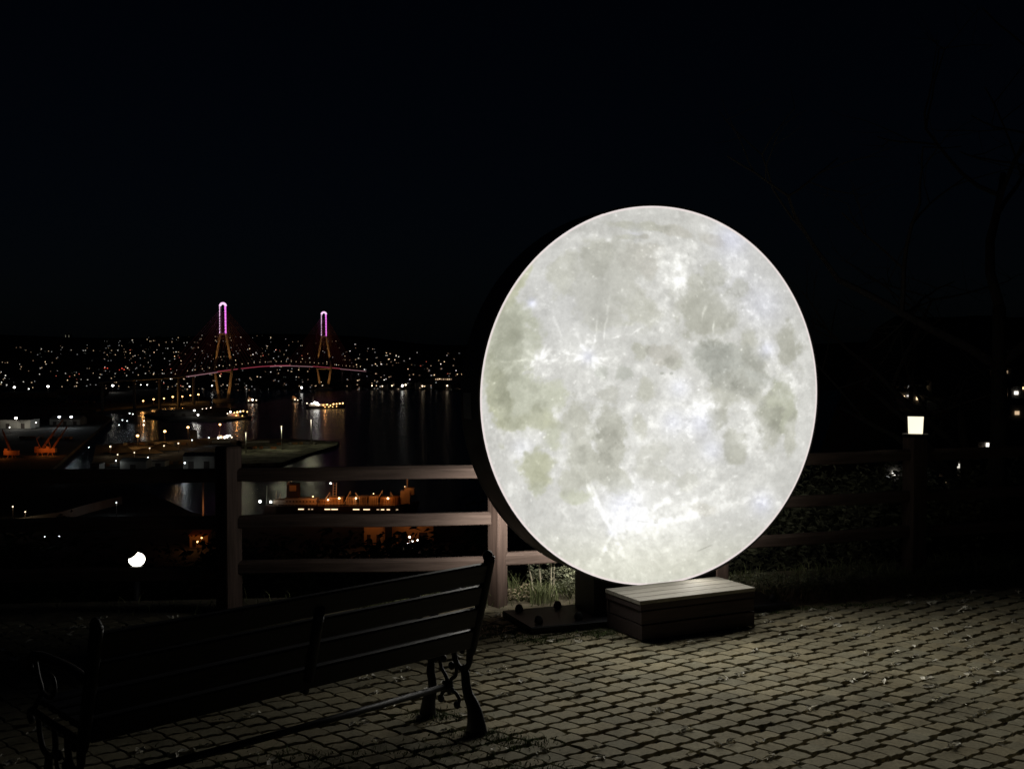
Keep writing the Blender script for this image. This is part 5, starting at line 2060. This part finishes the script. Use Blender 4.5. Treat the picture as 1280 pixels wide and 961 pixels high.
# lit ferry on the far water and smaller vessels
def lit_vessel(x0, x1, pw, htop, lights, lab, cat='ship', rot=0.0, warm=True):
    a = at_z((x0 + x1) / 2, pw, SEA)
    sc = a.y / FPX
    L = (x1 - x0) * sc
    t = thing('vessel', lab, cat, (a.x, a.y, SEA), rot)
    hh = 3.2 * sc
    hull_mesh(L, L * .16, hh, sheer=1.0).build('hull', M_HULL, t)
    m = MB()
    m.box((-L * .18, 0, hh + 1.4 * sc), (L * .46, L * .10, 2.6 * sc))
    m.box((-L * .26, 0, hh + 3.4 * sc), (L * .2, L * .085, 1.4 * sc))
    m.build('deckhouse', M_DECKHOUSE, t)
    m = MB()
    m.tube([(-L * .3, 0, hh + 4 * sc), (-L * .3, 0, hh + (htop) * sc)], 0.15 * sc, 6)
    m.build('mast', M_DECKHOUSE, t)
    for (fx, fy, s_, k_) in lights:
        m = MB()
        m.ball((-L / 2 + L * fx, -L * .085 - .5, fy * sc), s_ * .5 * sc, 8, 6)
        m.build('deck_light', {'w': G_WHITE, 'a': G_AMBER, 's': G_SOFT, 'r': G_REDLAMP}[k_], t)
    lamp_light('lamp_light', t, (0, -L * .2, hh + 4 * sc), 1600 if warm else 900, (1, .45, .16), 0.8)
    return t


lit_vessel(382, 430, 510.5, 12, [(.04, 7, 1.5, 's'), (.16, 6.5, 1.6, 'w'), (.24, 7.6, 3.0, 'w'), (.30, 6.5, 3.4, 'w'), (.34, 5, 1.8, 'w'), (.46, 4.5, 1.5, 'a'), (.56, 5, 1.8, 'a'), (.64, 4, 1.4, 'a'), (.72, 5.6, 1.8, 'a'), (.80, 5.8, 1.6, 'a'), (.88, 6.2, 1.8, 'a'), (.96, 6.6, 1.8, 'a'),
                                 (.5, 2, 1.0, 'a'), (.6, 2.1, 1.0, 'a'), (.7, 2.2, 1.0, 'a'), (.8, 2.6, 1.0, 'a')], 'brightly lit vessel with white and amber lights on the open water', rot=0.2)
lit_vessel(282, 313, 523.5, 11, [(.1, 7, 1.5, 's'), (.22, 9, 2.2, 'w'), (.38, 8, 1.6, 'a'), (.5, 8.6, 2.4, 'a'), (.62, 9.4, 2.2, 's'), (.74, 10, 1.6, 'a'), (.9, 9, 1.4, 'a'), (.3, 5, 1.4, 'r'), (.7, 4, 1.2, 'a'), (.45, 4.4, 1.2, 'a')], 'amber-lit vessel moored below the nearer bridge tower')
lit_vessel(270, 292, 551, 9, [(.15, 4, 2.0, 'w'), (.3, 5, 2.4, 's'), (.5, 4.5, 2.6, 'w'), (.65, 6, 3.6, 'w'), (.8, 7, 2.0, 'w'), (.9, 4.6, 1.8, 's')], 'small white-lit boat at the pier root, left of the lamp masts', 'boat', 0.1, False)
lit_vessel(308, 324, 504, 7, [(.2, 3.4, 1.4, 's'), (.5, 4.4, 2.0, 'w'), (.8, 4, 1.5, 's')], 'tiny lit boat under the bridge deck, left of centre', 'boat', 0, False)
lit_vessel(364, 376, 502.5, 5, [(.4, 3.2, 1.6, 's'), (.7, 2.6, 1.2, 's')], 'tiny lit boat just left of the bright vessel', 'boat', 0, False)

# waterfront lamps far shore right of the farther tower (individual)
FAR = [(377, 484.5, 2.6, 'w', 'white and bright left of the farther tower foot'), (427, 476, 2.2, 's', 'warm, above the farther tower foot'), (503, 482, 2.8, 'w', 'brightest on the middle of the far shore'), (507, 481, 2.2, 's', 'just right of the brightest one on the far shore'),
       (528, 482.5, 2.0, 's', 'single on the dark part of the far shore'), (559, 482, 2.0, 's', 'under the lit terminal building'), (490, 482, 1.6, 's', 'left of the brightest one on the far shore'), (566, 460.5, 2.0, 'w', 'high on the far shore beside the moon disc'),
       (465, 482, 1.6, 's', 'midway between farther tower and brightest far-shore lamp'), (478, 482.5, 1.4, 's', 'next to the dark gap on the far shore')]
for px, py, sz, k, where in FAR:
    d = (CAMZ + 108 - 8) * FPX / (py - HPX)
    d = min(d, 3900)
    p = at(px, py, d)
    t = thing('shore_lamp', f'far shore lamp, {where}', 'lamp', (p.x, p.y, p.z - 9), 0, 'lamps of the far shore')
    m = MB()
    m.tube([(0, 0, -12), (0, 0, 9)], 0.3, 6)
    m.build('pole', M_POLE, t)
    m = MB()
    m.ball((0, 0, 9), sz * .5 * d / FPX, 8, 6)
    m.build('lamp_head', GM[k], t)
# lit terminal building on the far shore
a = at(556, 474, 3100)
t = thing('terminal_building', 'long terminal building with a warm lit window band on the far shore', 'building', (a.x, 3100, a.z - 4))
m = MB()
m.box((8, 8, 2), (84, 16, 18))
m.box((38, 6, -4), (60, 14, 10))
m.build('wall', M_HOUSE, t)
for q in range(9):
    m = MB()
    m.box((-24 + q * 5.2, -0.3, 4), (3.6 if q % 4 else 2, 0.4, 3.4))
    m.build('window', WIN[(4, 4, 3, 5, 4, 5, 4, 4, 5)[q]], t)

# amber-lit yard below the middle rail: two sheds, crates and lamps
pq = at_z(500, 686, LANDZ)
D2 = pq.y
S2 = D2 / FPX


def yard_shed(x0, x1, pb, pt, dp, lab, slope=0.0):
    a = at_z((x0 + x1) / 2, pb, LANDZ)
    w = (x1 - x0) * a.y / FPX
    h = (pb - pt) * a.y / FPX
    t = thing('yard_shed', lab, 'shed', (a.x, a.y, LANDZ), 0, 'amber-lit sheds by the water')
    m = MB()
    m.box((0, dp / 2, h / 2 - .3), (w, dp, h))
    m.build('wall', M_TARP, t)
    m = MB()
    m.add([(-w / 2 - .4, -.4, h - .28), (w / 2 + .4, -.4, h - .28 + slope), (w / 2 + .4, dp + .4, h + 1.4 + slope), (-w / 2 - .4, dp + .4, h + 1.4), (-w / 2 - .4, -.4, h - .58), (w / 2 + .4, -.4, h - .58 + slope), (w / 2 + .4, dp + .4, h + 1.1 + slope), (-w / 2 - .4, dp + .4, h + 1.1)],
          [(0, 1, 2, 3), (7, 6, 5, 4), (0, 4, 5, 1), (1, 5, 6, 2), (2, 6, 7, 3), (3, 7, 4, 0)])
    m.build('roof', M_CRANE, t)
    for q in range(2):
        m = MB()
        m.box((-w * .25 + q * w * .5, -.06, h * .32), (w * .2, .2, h * .56))
        m.build('door', M_HULL, t)
    lamp_light('lamp_light', t, (0, -9, h + 2), 650, (1, .36, .10), .4)
    return t


yard_shed(455, 479, 684, 657, 10, 'narrow amber-lit shed left in the yard under the middle rail')
yard_shed(490, 542, 680, 655, 12, 'wide amber-lit shed right in the yard under the middle rail', 1.2)
for k, (px, py, w, h, lab) in enumerate(((496, 684, 4, 2.4, 'dark crate left in front of the wide amber shed'), (505, 686, 5, 2.4, 'pale crate in front of the wide amber shed'), (523, 684, 6, 2.4, 'long crate right in front of the wide amber shed'), (533, 682, 4, 3.4, 'tall crate at the right of the wide amber shed'), (467, 686, 4, 2.2, 'crate before the narrow amber shed'))):
    p = at_z(px, py, LANDZ)
    t = thing('crate', lab, 'crate', (p.x, p.y - 3, LANDZ), random.uniform(-.3, .3), 'crates in the amber yard')
    m = MB()
    m.box((0, 0, h / 2), (w, 2.4, h))
    m.build('crate_body', M_DECKHOUSE if k % 2 else M_HULL, t)
    m = MB()
    for q in (-.5, 0, .5):
        m.box((q * w * .9, -1.24, h / 2), (.2, .12, h - .1))
    m.build('batten', M_POLE, t)
for k, (px, py, sz, lab) in enumerate(((512, 671, 2.4, 'upper of the white lamps in the amber yard'), (515.5, 676, 2.4, 'middle white lamp in the amber yard'), (510, 680, 3.0, 'lowest white lamp in the amber yard'), (522, 675, 2.0, 'right white lamp in the amber yard'), (421, 673.5, 2.2, 'lone white lamp in the dark left of the amber yard'),
                                       (252, 672, 2.0, 'amber lamp seen between trees left of the leftmost fence post'), (247, 677, 2.4, 'lower amber lamp seen between trees left of the leftmost fence post'))):
    p = at(px, py, D2 - 14)
    zb_ = LANDZ
    t = thing('yard_lamp', lab, 'lamp', (p.x, p.y, zb_), 0, 'lamps of the amber yard')
    m = MB()
    m.tube([(0, 0, -1), (0, 0, p.z - zb_)], 0.14, 6)
    m.build('pole', M_POLE, t)
    m = MB()
    m.ball((0, 0, p.z - zb_), sz * .5 * S2, 8, 6)
    m.build('lamp_head', G_WHITE if k < 5 else G_AMBER, t)
yard_shed(237, 260, 684, 668, 8, 'amber-lit shed half hidden behind trees left of the leftmost fence post')

# houses on the right-hand hillside, seen through the branches
RV = [(1127, 488, 330, 4), (1138, 484, 340, 2), (1129, 496, 320, 3), (1148, 488, 335, 0), (1156, 484, 345, 3), (1153, 495, 325, 0), (1147, 498, 322, 3), (1258, 465, 360, 4), (1244, 464, 370, 3), (1252, 477, 350, 3), (1262, 486, 340, 3), (1270, 491, 335, 0), (1256, 492, 335, 3), (1261, 512, 310, 6), (1271, 516, 305, 4), (1262, 444, 390, 1),
      (1235, 556, 250, 0), (1126, 576, 230, 1), (1118, 591, 220, 0), (1126, 590, 221, 1), (1165, 586, 226, 3), (1178, 592, 222, 0), (1190, 586, 228, 4), (1182, 597, 218, 3), (1196, 582, 230, 1), (1172, 600, 214, 4), (1168, 626, 196, 2), (1180, 628, 195, 1), (1278, 485, 340, 3), (1247, 488, 338, 1)]
rv = random.Random(3)
for k, (px, py, d, wi) in enumerate(RV):
    w, dp, h = rv.uniform(3.0, 4.2), rv.uniform(4, 5), rv.choice([4.2, 4.6, 5.0])
    ws = rv.uniform(0.7, 1.2)
    p = at(px, py, d)
    wins = [(rv.uniform(-.8, .8), rv.uniform(2.6, 3.6), ws, ws * .9, wi)]
    if rv.random() < .6:
        wins.append((wins[0][0] + rv.choice([-1, 1]) * rv.uniform(.9, 1.3), wins[0][1] + rv.uniform(-.8, .4), ws * .6, ws * .6, rv.choice([2, 4, 5, 1])))
    m = MB()
    house_into(m, w, dp, h, wins, rv.random() < .6)
    o = m.build('hillside_house', HM, None, (p.x - wins[0][0], d + dp / 2, p.z - wins[0][1]), 0, recalc=False)
    side = 'left of the lantern post' if px < 1143 else ('between lantern and tree' if px < 1215 else 'behind the bare tree')
    lev = 'above lantern height' if py < 520 else 'below lantern height'
    tag(o, f'house with {describe(wins)} {side}, {lev}', 'house', 'houses on the right hillside')
